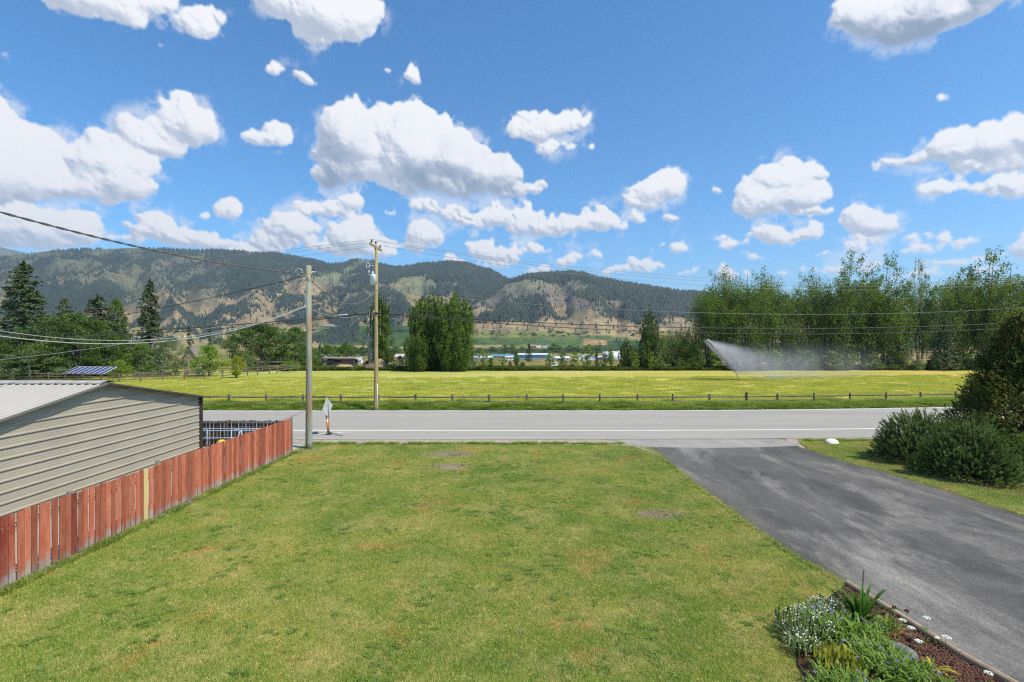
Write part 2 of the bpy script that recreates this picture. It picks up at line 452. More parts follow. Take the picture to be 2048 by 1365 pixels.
def terrain_z(X, Y):
    X = np.asarray(X, float); Y = np.asarray(Y, float)
    px = 1024 + F * X / np.maximum(Y, 1)
    valley = -1.4 * sst(Y, 86, 100) - 4.0 * sst(Y, 96, 220) - 8.4 * sst(Y, 200, 520) - 1.5 * sst(Y, 500, 1000) + 26 * sst(Y, 900, 2400)
    def layer(R, Yr, Yf, ex, amp, sd):
        zr = H + (HY - np.interp(px, R[:, 0], R[:, 1])) / F * Yr
        wob = (fb(px / 170., Y / 900., sd, 2) - .5) * .12
        t = (Y - Yf) / (Yr - Yf) + wob * np.clip((Yr - Y) / Yr * 2.5, 0, 1)
        p = prof(t, ex)
        # spurs and gullies running down the slope, then finer folds
        g = 1 - np.abs(fb(px / 120. + Y / 2600., Y / 1700., sd + 5, 3) * 2 - 1) * 2
        g2 = fb(px / 34., Y / 330., sd + 9, 4) - .5
        env = np.clip(t, 0, 1) * np.clip(1.0 - t, 0, 1) * 3.4
        return -10 + (zr + 10) * p + env * amp * (g * .75 + g2 * 1.25) + np.where(t > 0, np.clip(1 - t, 0, 1), 0) * 0
    a = layer(RA, YA, 1250, 1.5, 95, 3)
    b = layer(RB, YB, 1250, 1.35, 75, 40)
    c = layer(RC, YC, 3300, 1.2, 120, 71)
    return np.maximum(np.maximum(valley, a), np.maximum(b, c))
def gz(X, Y):
    return 0.0 if Y < 86 else float(terrain_z(X, Y))
def P(x, y, D):
    """the point at distance D that the photo shows at pixel (x, y)"""
    return Vector(((x - 1024) / F * D, D, H + (HY - y) / F * D))
def G(x, y):
    """ground point seen at photo pixel (x, y), near flat ground"""
    D = F * H / (y - HY); return Vector(((x - 1024) / F * D, D, 0))
def seat(x, y, lo=90.0, hi=2800.0):
    """where the line of sight through (x, y) meets the terrain beyond the field"""
    D = lo
    while D < hi:
        if gz((x - 1024) / F * D, D) >= H + (HY - y) / F * D: break
        D *= 1.01
    return Vector(((x - 1024) / F * D, D, gz((x - 1024) / F * D, D)))
def off(X): return .0027 * max(0.0, X - 5) ** 2 if X < 45 else .0027 * 1600 + .2 * (X - 45)

# colour and forest zones, placed where the photograph shows them: (x, y, rx, ry, amount)
def zones(px, py, Z):
    s = np.zeros_like(px)
    for x, y, rx, ry, a in Z:
        s += a * np.exp(-(((px - x) / rx) ** 2 + ((py - y) / ry) ** 2) ** 1.3)
    return s
Z_FOREST = [(420, 520, 240, 26, .55), (470, 560, 90, 40, .4), (300, 580, 260, 34, .32), (560, 545, 60, 30, .15), (700, 535, 110, 22, .9), (760, 575, 70, 40, .55), (860, 540, 130, 26, 1.0), (930, 565, 80, 34, 1.0), (960, 600, 40, 30, .5),
            (620, 520, 80, 14, .8), (640, 585, 60, 26, .25), (1100, 555, 160, 12, .9), (1250, 580, 160, 24, .9), (1200, 610, 170, 30, .55), (1150, 640, 110, 22, .45), (1330, 600, 110, 40, .7), (1000, 640, 70, 12, .3),
            (60, 510, 150, 14, -.35), (150, 545, 120, 20, .1), (90, 590, 200, 30, .3), (560, 620, 80, 30, -.25), (420, 620, 100, 22, -.3), (200, 640, 300, 24, -.3), (700, 545, 34, 12, -.9), (650, 560, 36, 16, -.5), (610, 570, 30, 20, -.4),
            (830, 572, 30, 18, -1.6), (850, 600, 40, 26, -.5), (690, 640, 60, 16, -.4), (1060, 570, 60, 22, -.45), (1040, 605, 60, 26, -.35), (1150, 664, 300, 16, -1.6), (1500, 660, 200, 16, -1.2), (980, 620, 40, 16, -.4), (1130, 598, 30, 20, -.4),
            (1250, 612, 40, 12, -.3), (1370, 610, 30, 14, -.4), (570, 560, 22, 24, -.4), (755, 620, 40, 20, .3)]
def forest(px, py, Y, X):
    n = fb(X / 210., Y / 210., 91, 4, .62)
    n2 = fb(X / 48., Y / 48., 95, 3)
    b = .40 + zones(px, py, Z_FOREST) * .62
    hill = sst(Y, 1150, 1450)
    d = np.clip((b - .44) * 1.3 + (n - .46) * 3.3 + (n2 - .5) * 1.6, 0, 1)
    return d * hill * np.clip((690 - py) / 18., 0, 1)
def field_colour(px, py, X, Y, slope):
    """what grows or lies on the ground, by place (linear colour)"""
    n = fb(X / 160., Y / 160., 11, 4); n2 = fb(X / 40., Y / 40., 19, 4); n3 = fb(px / 260., py / 14., 23, 3)
    tan = np.array([.27, .205, .115]); green = np.array([.115, .145, .060]); grey = np.array([.13, .14, .105]); rock = np.array([.175, .158, .150]); dgreen = np.array([.05, .088, .026]); dry = np.array([.36, .29, .14])
    k = sst(n + (py - 610) / 260., .30, .62)[:, None]
    c = grey * (1 - k) + tan * k
    kk = sst(n2, .45, .68)[:, None] * .6; c = c * (1 - kk) + green * kk
    rk = (zones(px, py, [(1060, 600, 80, 34, 1), (1010, 600, 40, 40, .6), (1190, 600, 60, 28, .8), (1090, 570, 60, 14, .7), (1310, 595, 60, 24, .9), (1360, 615, 40, 20, .9), (910, 540, 40, 22, .7), (1400, 630, 60, 16, .7), (170, 570, 70, 10, .6), (360, 540, 60, 16, .4), (980, 620, 40, 26, .5), (1250, 590, 60, 18, .6)]) * sst(n2, .30, .60))
    rk = np.clip(rk * 1.3, 0, 1)[:, None]; c = c * (1 - rk) + rock * rk
    gm = np.clip(zones(px, py, [(660, 548, 50, 16, 1), (720, 545, 40, 12, 1), (830, 568, 36, 20, .9), (540, 530, 40, 10, .7), (1060, 566, 50, 14, .7), (640, 530, 40, 12, .7)]), 0, 1)[:, None]
    c = c * (1 - gm) + np.array([.20, .225, .13]) * gm
    tn = np.clip(zones(px, py, [(520, 600, 110, 24, 1), (600, 578, 60, 22, 1), (640, 600, 60, 16, .8), (400, 640, 160, 26, 1), (250, 640, 120, 18, .8), (1150, 656, 340, 20, 1.1), (1500, 655, 300, 22, 1.1), (960, 622, 40, 18, .6), (700, 612, 60, 18, .6)]), 0, 1)[:, None]
    c = c * (1 - tn) + (np.array([.33, .255, .155]) * (.8 + .4 * n2[:, None])) * tn
    # valley floor: hay, orchards, pasture
    low = sst(1500 - Y, -150, 150)[:, None] if False else sst(py, 655, 672)[:, None]
    v = dry * (1 - sst(n3, .42, .58)[:, None]) + np.array([.12, .18, .045]) * sst(n3, .42, .58)[:, None]
    c = c * (1 - low) + v * low
    def patch(x, y, rx, ry, col, a=1.0):
        nonlocal c
        q = np.maximum(np.abs(px - x) / rx, np.abs(py - y) / ry)
        m = (a * sst(1 - q, 0, .10))[:, None]
        c = c * (1 - m) + np.asarray(col) * m
    patch(350, 660, 330, 5, (.33, .30, .10)); patch(780, 668, 150, 17, (.055, .105, .026)); patch(700, 684, 60, 8, (.07, .12, .035)); patch(860, 689, 100, 5, (.07, .12, .03))
    patch(1050, 682, 125, 9, (.085, .14, .045)); patch(1000, 673, 90, 3, (.22, .22, .06)); patch(1150, 676, 80, 5, (.11, .15, .055)); patch(985, 696, 40, 6, (.34, .28, .12)); patch(1240, 690, 55, 8, (.05, .095, .03))
    patch(1190, 684, 26, 7, (.36, .25, .13)); patch(1220, 678, 40, 3, (.10, .15, .05)); patch(1320, 675, 50, 8, (.33, .26, .14)); patch(1130, 702, 190, 5, (.05, .085, .025))
    patch(820, 663, 60, 2.5, (.03, .06, .02)); patch(700, 702, 100, 6, (.06, .09, .03)); patch(1560, 680, 200, 8, (.3, .25, .13))
    nearf = sst(Y, 88, 130)[:, None] * (1 - sst(Y, 330, 460)[:, None])
    hay = np.array([.34, .28, .10]) * (.75 + .5 * fb(X / 14., Y / 30., 29, 3))[:, None]
    c = c * (1 - nearf) + hay * nearf
    return np.clip(c, 0, 1)

def make_terrain():
    us = np.linspace(-1.75, 1.75, 760)
    ys = np.concatenate([np.geomspace(86, 1200, 110)[:-1], np.geomspace(1200, 3100, 250)[:-1], np.geomspace(3100, 7500, 46)])
    U, Yg = np.meshgrid(us, ys); Xg = U * Yg
    Z = terrain_z(Xg, Yg)
    Z[0] -= .5
    ny, nx = U.shape
    i = np.arange(ny - 1)[:, None] * nx + np.arange(nx - 1)[None, :]
    f = np.stack([i, i + 1, i + nx + 1, i + nx], -1).reshape(-1, 4)
    px = 1024 + F * U; py = HY - F * (Z - H) / Yg
    fx, fy = px.ravel(), py.ravel()
    c = field_colour(fx, fy, Xg.ravel(), Yg.ravel(), None)
    d = forest(fx, fy, Yg.ravel(), Xg.ravel())
    c = c * (1 - .45 * d[:, None]) + np.array([.045, .06, .03]) * .45 * d[:, None]
    m, N, b, o = newmat('hill_ground')
    a = N.node('ShaderNodeAttribute', attribute_name='zone')
    p = N.pos()
    n1 = N.noise(p, .02, 8, .68); n2 = N.noise(p, .11, 5, .6)
    k = N.ramp(n1, [(.3, (.62, .66, .62)), (.5, (1, 1, 1)), (.72, (1.35, 1.3, 1.2))])
    col = N.mix(1.0, a.outputs['Color'], k, 'MULTIPLY')
    k2 = N.ramp(n2, [(.36, (.55, .68, .5)), (.50, (1, 1, 1)), (.7, (1.12, 1.1, 1.08))])
    col = N.mix(.8, col, k2, 'MULTIPLY')
    setc(N, b, 'Base Color', col); b.inputs['Roughness'].default_value = .95; b.inputs['Specular IOR Level'].default_value = .05
    bump(N, b, N.noise(p, .035, 8, .72), 1.0, 16.0)
    me = npmesh('hills', np.stack([Xg, Yg, Z], -1).reshape(-1, 3), f, m, smooth=True, cols={'zone': c})
    o = link('hills', me); tag(o, kind='structure')
    return Xg, Yg, Z, px, py, c
TG = make_terrain()

# ------------------------------------------------------------------ conifers on the hills
def cone_trees(name, pts, hts, wid, mat, rng, detail=False):
    """many far conifers in one mesh: two stacked ragged cones each"""
    n = len(pts); k = 5
    ang = rng.rand(n, 1) * 6.28 + np.arange(k)[None] * (2 * math.pi / k)
    verts = []; faces = []; off_ = 0
    for (z0, z1, r) in ((.02, .62, 1.0), (.34, 1.0, .66)):
        rr = wid[:, None] * r * (.75 + .5 * rng.rand(n, k))
        vx = pts[:, 0:1] + np.cos(ang) * rr; vy = pts[:, 1:2] + np.sin(ang) * rr
        vz = pts[:, 2:3] + hts[:, None] * (z0 + .06 * rng.rand(n, k))
        ring = np.stack([vx, vy, vz], -1)
        apex = pts + np.stack([rng.randn(n) * wid * .08, rng.randn(n) * wid * .08, hts * z1], -1)
        V = np.concatenate([ring, apex[:, None]], 1)   # n, k+1, 3
        b = off_ + np.arange(n)[:, None] * (k + 1)
        fc = np.stack([np.stack([b[:, 0] + j, b[:, 0] + (j + 1) % k, b[:, 0] + k], -1) for j in range(k)], 1)
        verts.append(V.reshape(-1, 3)); faces.append(fc.reshape(-1, 3)); off_ += n * (k + 1)
    return npmesh(name, np.concatenate(verts), np.concatenate(faces), mat)
def hill_forest():
    rng = np.random.RandomState(5)
    N_ = 800000
    u = rng.uniform(-1.45, 1.45, N_); Y = 1150 * (3150 / 1150.) ** rng.rand(N_); X = u * Y
    Z = terrain_z(X, Y); px = 1024 + F * u; py = HY - F * (Z - H) / Y
    d = forest(px, py, Y, X)
    inside = (px > -60) & (px < 2110)
    keep = rng.rand(N_) < (d ** .9 * .33 + .006 * (py < 668)) * np.where(inside, 1, .3)
    # keep only what stands on a slope one can see from the valley
    X, Y, Z, px, py, d = (a[keep] for a in (X, Y, Z, px, py, d))
    vis = np.ones(len(X), bool)
    tmax = np.full(len(X), -1e9)
    for t in np.linspace(.40, .985, 34):
        zz = terrain_z(X * t, Y * t); tmax = np.maximum(tmax, (zz - H) / (Y * t))
    vis = (Z + 22 - H) / Y > tmax
    X, Y, Z, px, py, d = (a[vis] for a in (X, Y, Z, px, py, d))
    h = rng.uniform(8, 19, len(X)) * (.8 + .35 * d); w = h * rng.uniform(.20, .30, len(X))
    mat = leafmat('hill_conifer', (.012, .027, .020), (.036, .058, .034), trans=.1, scale=.006, fine=.08, rnd=0)
    GM['hill_conifer'] = mat
    P3 = np.stack([X, Y, Z - .6], -1)
    # the largest-looking lone ones, on the open slopes, are trees of their own
    size = h / Y; lone = (d < .12) & inside[keep][vis] if False else (d < .12) & (px > 0) & (px < 2048)
    idx = np.where(lone)[0]; idx = idx[np.argsort(-size[idx])][:300]
    rest = np.ones(len(X), bool); rest[idx] = False
    print('hill trees', len(X))
    o = link('hillside_forest', cone_trees('hillside_forest', P3[rest], h[rest], w[rest], mat, rng)); tag(o, kind='stuff')
    protos = []
    for i in range(4):
        r2 = np.random.RandomState(50 + i)
        protos.append(cone_trees('hill_conifer', np.zeros((1, 3)), np.array([12.]), np.array([2.9]), mat, r2))
    for j, i in enumerate(idx):
        o = link('hill_conifer', protos[j % 4], None, P3[i], (0, 0, rng.rand() * 6.28)); s = h[i] / 12; o.scale = (s, s, s)
        tag(o, 'small dark conifer standing alone on the open grassy slope of the hills', 'conifer', 'lone conifers dotted over the open hill slopes')
hill_forest()

# ------------------------------------------------------------------ flat surfaces near the camera
def strip(name, d0, d1, z, mat, x0=-300, x1=260, kind='structure', n=140, o=True, parent=None):
    xs = np.linspace(x0, x1, n)
    v = []; f = []
    for i, x in enumerate(xs):
        q = off(x) if o else 0
        v += [(x, (d0(x) if callable(d0) else d0) + q, z), (x, (d1(x) if callable(d1) else d1) + (q if o else 0), z)]
        if i: a = 2 * i - 2; f.append((a, a + 2, a + 3, a + 1))
    ob = link(name, npmesh(name, v, f, mat), parent)
    if kind: tag(ob, kind=kind)
    return ob
def sheet(name, pts, z, mat, kind='structure'):
    me = bpy.data.meshes.new(name); me.from_pydata([(p[0], p[1], z) for p in pts], [], [tuple(range(len(pts)))]); me.update()
    me.materials.append(mat); ob = link(name, me); tag(ob, kind=kind); return ob

BARE = ((-2.55, 21.9, .75), (-2.35, 19.6, .62), (4.05, 14.2, .50), (-9.0, 22.85, .4))
def lawn_colour(N, p, mul=1.0):
    """patchy lawn: green, yellowed, straw and rusty places"""
    n1 = N.noise(p, .30, 6, .62, .4); n2 = N.noise(N.mapv(p, loc=(31, 7, 0)), .9, 6, .68); n3 = N.noise(N.mapv(p, loc=(5, 91, 0)), .55, 7, .72)
    n4 = N.noise(p, 5.5, 4, .65)
    base = N.ramp(n1, [(.32, (.115, .20, .030)), (.50, (.19, .25, .042)), (.64, (.28, .285, .065)), (.76, (.36, .31, .11))])
    k = N.math('MULTIPLY_ADD', n2, 3.4, -1.55, clamp=True)
    c = N.mix(N.math('MULTIPLY', k, .8), base, (.42, .36, .15))
    k = N.math('MULTIPLY_ADD', n3, 7.0, -3.95, clamp=True)
    c = N.mix(N.math('MULTIPLY', k, .8), c, (.44, .21, .07))
    k = N.math('MULTIPLY_ADD', n4, 6.0, -3.25, clamp=True)
    c = N.mix(N.math('MULTIPLY', k, .8), c, (.09, .17, .025))
    n5 = N.noise(N.mapv(p, loc=(3, 3, 0)), 15, 3, .7); n6 = N.noise(N.mapv(p, loc=(13, 43, 0)), 24, 3, .7)
    c = N.mix(N.math('MULTIPLY', N.math('MULTIPLY_ADD', n5, 9.0, -4.9, clamp=True), .75), c, (.46, .37, .17))
    c = N.mix(N.math('MULTIPLY', N.math('MULTIPLY_ADD', n6, 9.0, -5.0, clamp=True), .75), c, (.075, .12, .025))
    c = N.mix(N.math('MULTIPLY', N.math('MULTIPLY_ADD', n5, -9.0, 3.3, clamp=True), .65), c, (.13, .20, .03))
    k = N.math('MULTIPLY_ADD', n4, -6.0, 2.45, clamp=True)
    c = N.mix(N.math('MULTIPLY', k, .7), c, (.48, .42, .20))
    for (cx, cy, r) in BARE:      # worn places with the soil showing
        dv = N.node('ShaderNodeVectorMath', operation='SUBTRACT', inputs={0: p}); dv.inputs[1].default_value = (cx, cy, 0)
        ln = N.node('ShaderNodeVectorMath', operation='LENGTH', inputs={0: N.mapv(dv.outputs[0], (.62, 1, 0))}).outputs['Value']
        k = N.math('ADD', N.math('MULTIPLY', ln, -2.6 / r), N.math('ADD', N.math('MULTIPLY_ADD', n2, 3.0, -.9), N.math('MULTIPLY', n4, 4.0)), clamp=False); k = N.math('MULTIPLY', k, .7, clamp=True)
        c = N.mix(k, c, N.ramp(n5, [(.35, (.17, .145, .10)), (.65, (.36, .30, .21))]))
    if mul != 1.0: c = N.mix(1.0, c, (mul,) * 3, 'MULTIPLY')
    return c
def make_ground_mats():
    m, N, b, o = newmat('lawn_soil'); p = N.pos()
    setc(N, b, 'Base Color', lawn_colour(N, p, .85)); b.inputs['Roughness'].default_value = 1; b.inputs['Specular IOR Level'].default_value = 0
    bump(N, b, N.noise(p, 30, 4, .7), .8, .03); GM['soil'] = m
    m, N, b, o = newmat('grass_blade'); p = N.pos()
    c = lawn_colour(N, p, 1.62)
    s = N.node('ShaderNodeSeparateXYZ', inputs={0: p}).outputs[2]
    bl = N.noise(p, 60, 1, .5)
    c = N.mix(1.0, c, N.ramp(bl, [(.3, .62), (.7, 1.3)]), 'MULTIPLY')
    setc(N, b, 'Base Color', c); b.inputs['Roughness'].default_value = .5; b.inputs['Specular IOR Level'].default_value = .3
    t = N.node('ShaderNodeBsdfTranslucent'); N.l.new(c, t.inputs['Color'])
    mx = N.node('ShaderNodeMixShader', inputs={0: .35}); N.l.new(b.outputs[0], mx.inputs[1]); N.l.new(t.outputs[0], mx.inputs[2]); N.l.new(mx.outputs[0], o.inputs[0])
    GM['blade'] = m
    GM['tall_grass'] = leafmat('tall_grass', (.13, .22, .03), (.40, .48, .12), .45, .5, 7, tip=(.34, .32, .14))
    GM['rough_grass'] = leafmat('rough_grass', (.05, .10, .02), (.13, .19, .04), .4, .1, 1.0, tip=(.22, .22, .08))
    # road: pale chip seal with faint tyre streaks
    def asphalt(name, lo, hi, streak, speck, stain=None, w=.5, dirv=(.05, .9, 1)):
        m, N, b, o = newmat(name); p = N.pos()
        n1 = N.noise(N.mapv(p, dirv), streak, 7, .68, .8); n2 = N.noise(p, 130, 3, .8); n3 = N.noise(p, 26, 5, .75)
        c = N.ramp(n1, [(.33, lo), (.67, hi)])
        sp = N.ramp(N.math('MULTIPLY_ADD', n2, .7, N.math('MULTIPLY', n3, .35)), [(.36, (1 - w,) * 3), (.53, (1, 1, 1)), (.70, (1 + w,) * 3)])
        c = N.mix(1.0, c, sp, 'MULTIPLY')
        if stain:
            n4 = N.noise(N.mapv(p, (1, .35, 1), (0, 0, .75)), .42, 6, .7, .5)
            k = N.math('MULTIPLY_ADD', n4, 5.5, -2.75, clamp=True)
            c = N.mix(N.math('MULTIPLY', k, .75), c, N.mix(1.0, stain, sp, 'MULTIPLY'))
        setc(N, b, 'Base Color', c); b.inputs['Roughness'].default_value = .88; b.inputs['Specular IOR Level'].default_value = .25
        bump(N, b, n2, speck, .01); return m
    GM['road'] = asphalt('road_chip_seal', (.25, .245, .226), (.325, .315, .288), 1.4, .3, w=.12)
    GM['apron'] = asphalt('apron_asphalt', (.21, .205, .19), (.29, .28, .26), .9, .4, (.34, .33, .30), w=.22, dirv=(.5, .5, 1))
    GM['drive'] = asphalt('driveway_asphalt', (.060, .059, .058), (.130, .126, .120), .55, .9, (.30, .29, .27), w=.95, dirv=(1, .45, 1))
    m, N, b, o = newmat('gravel'); p = N.pos(); v = N.node('ShaderNodeTexVoronoi', inputs={'Scale': 30.0, 'Vector': p})
    c = N.ramp(N.noise(p, 2.5, 6, .7), [(.3, (.27, .24, .195)), (.7, (.42, .38, .315))])
    c = N.mix(.7, c, N.ramp(v.outputs['Color'], [(.1, .5), (.9, 1.5)]), 'MULTIPLY')
    setc(N, b, 'Base Color', c); bump(N, b, v.outputs['Distance'], 1.0, .03); b.inputs['Roughness'].default_value = .95; GM['gravel'] = m
    GM['line'] = simple('road_paint', (.74, .74, .71), (.58, .58, .55), 6, .6, world=True, lo=.4, hi=.75)
    GM['yard'] = simple('yard_concrete', (.30, .30, .28), (.38, .37, .34), 1.2, .9, world=True)
    m, N, b, o = newmat('hay_field'); p = N.pos()
    n1 = N.noise(N.mapv(p, (.35, 1, 1)), .10, 5, .6, .5); n2 = N.noise(N.mapv(p, (.22, 1, 1)), .75, 5, .7); n3 = N.noise(p, 2.2, 4, .75)
    c = N.ramp(n1, [(.30, (.265, .310, .075)), (.48, (.345, .36, .092)), (.60, (.40, .38, .12)), (.74, (.42, .38, .15))])
    c = N.mix(.75, c, N.ramp(n2, [(.3, (.76, .85, .7)), (.5, (1, 1, 1)), (.7, (1.14, 1.06, 1.12))]), 'MULTIPLY')
    c = N.mix(.8, c, N.ramp(n3, [(.32, (.62, .70, .6)), (.5, (1, 1, 1)), (.7, (1.25, 1.2, 1.2))]), 'MULTIPLY')
    s = N.node('ShaderNodeSeparateXYZ', inputs={0: p}).outputs[0]
    rk = N.math('MULTIPLY_ADD', s, .02, -.1, clamp=True)
    c = N.mix(rk, c, N.mix(1.0, c, (1.18, .98, .95), 'MULTIPLY'))
    setc(N, b, 'Base Color', c); b.inputs['Roughness'].default_value = 1; b.inputs['Specular IOR Level'].default_value = 0
    bump(N, b, N.math('ADD', n3, N.math('MULTIPLY', n2, .7)), 1.0, .12); GM['hay'] = m
    m, N, b, o = newmat('field_grass'); p = N.pos()
    setc(N, b, 'Base Color', N.ramp(N.noise(p, .3, 6, .7), [(.3, (.07, .11, .03)), (.7, (.16, .18, .06))])); b.inputs['Roughness'].default_value = 1
    GM['verge'] = m
make_ground_mats()

LEFT_EDGE = [G(1297, 895.5), G(1312, 905), G(1345, 930), G(1390, 967), G(1440, 1004), G(1500, 1049), G(1580, 1104), G(1640, 1139), G(1697, 1169)]
RIGHT_EDGE = [G(1592, 884), G(1603, 893), G(1625, 903), G(1657, 914), G(1710, 930), G(1765, 943), G(1850, 971), G(1912, 989), G(1980, 1013), G(2048, 1034)]
tag(link('ground', npmesh('ground', [(-260, -40, 0), (260, -40, 0), (260, 90, 0), (-260, 90, 0)], [(0, 1, 2, 3)], GM['soil'])), kind='structure')
strip('hay_field', 37.6, 86.5, .012, GM['hay'], -90, 190, o=False if False else True)
strip('verge', 35.3, 38.4, .020, GM['verge'], -90, 190)
strip('road', 25.03, 35.5, .028, GM['road'])
strip('gravel_shoulder', lambda x: 23.9 + .25 * math.sin(x * 1.7) * math.sin(x * .6), 25.1, .016, GM['gravel'], -30, 6.0)
strip('gravel_shoulder', lambda x: 24.75 + .12 * math.sin(x * 2.3), 25.1, .0165, GM['gravel'], 13.4, 90)
strip('road_marking', 27.38, 27.54, .033, GM['line'])
strip('road_marking', 35.02, 35.18, .033, GM['line'])
ap = [G(1213, 880.4), G(1240, 884), G(1268, 889.5)] + [LEFT_EDGE[0], G(1420, 897.5), G(1520, 896)] + [G(1603, 893), G(1590, 888), G(1580, 884), G(1555, 879.6)]
sheet('driveway_apron', [(p.x, p.y) for p in ap], .0245, GM['apron'])
dw = [(p.x, p.y) for p in LEFT_EDGE] + [(6.98, 7.24), (7.7, 2.5), (8.2, -10), (16.5, -10), (15.2, 8.0), (14.6, 11.5)] + [(p.x, p.y) for p in reversed(RIGHT_EDGE)][0:9] + [(p.x, p.y) for p in (G(1520, 896), G(1420, 897.5))]
sheet('driveway', dw, .0205, GM['drive'])
sheet('yard_pavement', [(-60, 3), (-9.8, 3), (-9.5, 24.0), (-60, 24.0)], .006, GM['yard'])
# pale gravel turnout beside the apron
sheet('gravel_patch', [(p.x, p.y) for p in (G(1225, 881.5), G(1190, 886), G(1215, 892), G(1262, 893.5), G(1300, 905), G(1330, 921), G(1316, 903), G(1290, 893))], .0172, GM['gravel'])
sheet('gravel_patch', [(p.x, p.y) for p in (G(1568, 880.5), G(1592, 880), G(1600, 887), G(1612, 899), G(1600, 896), G(1585, 887))], .0252, GM['gravel'])

# ------------------------------------------------------------------ instanced grass
def poly_in(pts, x, y):
    inside = np.zeros(len(x), bool); n = len(pts); j = n - 1
    for i in range(n):
        xi, yi = pts[i]; xj, yj = pts[j]
        c = ((yi > y) != (yj > y)) & (x < (xj - xi) * (y - yi) / (yj - yi + 1e-12) + xi)
        inside ^= c; j = i
    return inside
def blades(rng, n, R, h0, h1, w, lean=.5, seg=1, curl=0.0):
    r = R * np.sqrt(rng.rand(n)); t = rng.rand(n) * 6.283
    c = np.stack([r * np.cos(t), r * np.sin(t), np.zeros(n) - .003], -1)
    a = rng.rand(n) * 6.283; d = np.stack([np.cos(a), np.sin(a), 0 * a], -1); s_ = np.stack([-np.sin(a), np.cos(a), 0 * a], -1)
    h = rng.uniform(h0, h1, n); ln = h * rng.rand(n) * lean * 1.3
    w_ = w * rng.uniform(.7, 1.3, n)
    l = c - s_ * w_[:, None] / 2; rr = c + s_ * w_[:, None] / 2
    if seg == 1:
        tip = c + d * ln[:, None] + np.array([0, 0, 1]) * h[:, None]
        v = np.stack([l, rr, tip], 1).reshape(-1, 3); f = np.arange(3 * n).reshape(-1, 3)
        return v, f
    mid = c + d * (ln * .35)[:, None] + np.array([0, 0, 1]) * (h * .6)[:, None]
    ml = mid - s_ * w_[:, None] * .45; mr = mid + s_ * w_[:, None] * .45
    tip = c + d * (ln * (1 + curl))[:, None] + np.array([0, 0, 1]) * (h * (1 - curl * .25))[:, None]
    v = np.stack([l, rr, mr, ml, tip], 1).reshape(-1, 3); b = (np.arange(n) * 5)[:, None]
    f = np.concatenate([b + np.array([[0, 1, 2]]), b + np.array([[0, 2, 3]]), b + np.array([[3, 2, 4]])])
    return v, f
def instancer(name, pts, rotz, scl, variants, tilt=None):
    """one object; a mesh of points carries copies of the variant meshes"""
    me = bpy.data.meshes.new(name); n = len(pts)
    me.vertices.add(n); me.vertices.foreach_set('co', np.asarray(pts, np.float32).ravel())
    rot = np.zeros((n, 3), np.float32); rot[:, 2] = rotz
    if tilt is not None: rot[:, :2] = tilt
    a = me.attributes.new('rot', 'FLOAT_VECTOR', 'POINT'); a.data.foreach_set('vector', rot.ravel())
    sc = np.asarray(scl, np.float32); sc = np.repeat(sc[:, None], 3, 1) if sc.ndim == 1 else sc
    a = me.attributes.new('scl', 'FLOAT_VECTOR', 'POINT'); a.data.foreach_set('vector', np.ascontiguousarray(sc).ravel())
    a = me.attributes.new('pick', 'INT', 'POINT'); a.data.foreach_set('value', np.random.RandomState(3).randint(0, len(variants), n).astype(np.int32))
    me.update()
    col = bpy.data.collections.new(name + '_variants')
    for v in variants:
        col.objects.link(bpy.data.objects.new(v.name, v))
    ob = link(name, me)
    ng = bpy.data.node_groups.new(name, 'GeometryNodeTree')
    ng.interface.new_socket('Geometry', in_out='INPUT', socket_type='NodeSocketGeometry'); ng.interface.new_socket('Geometry', in_out='OUTPUT', socket_type='NodeSocketGeometry')
    nn = ng.nodes; L = ng.links
    gi = nn.new('NodeGroupInput'); go = nn.new('NodeGroupOutput'); ci = nn.new('GeometryNodeCollectionInfo')
    ci.inputs['Collection'].default_value = col; ci.inputs['Separate Children'].default_value = True; ci.inputs['Reset Children'].default_value = True
    ip = nn.new('GeometryNodeInstanceOnPoints'); ip.inputs['Pick Instance'].default_value = True
    def attr(nm, typ):
        q = nn.new('GeometryNodeInputNamedAttribute'); q.data_type = typ; q.inputs['Name'].default_value = nm
        return [s for s in q.outputs if s.enabled and s.name == 'Attribute'][0]
    L.new(gi.outputs[0], ip.inputs['Points']); L.new(ci.outputs[0], ip.inputs['Instance'])
    L.new(attr('pick', 'INT'), ip.inputs['Instance Index']); L.new(attr('rot', 'FLOAT_VECTOR'), ip.inputs['Rotation']); L.new(attr('scl', 'FLOAT_VECTOR'), ip.inputs['Scale'])
    L.new(ip.outputs[0], go.inputs[0])
    md = ob.modifiers.new('scatter', 'NODES'); md.node_group = ng
    return tag(ob, kind='stuff')
BED = [(p.x, p.y) for p in (G(1692, 1172), G(1668, 1192), G(1640, 1212), G(1612, 1240), G(1596, 1270), G(1590, 1300), G(1597, 1335), G(1618, 1368))] + [(4.55, 6.3), (7.22, 6.3), (6.98, 7.24)]
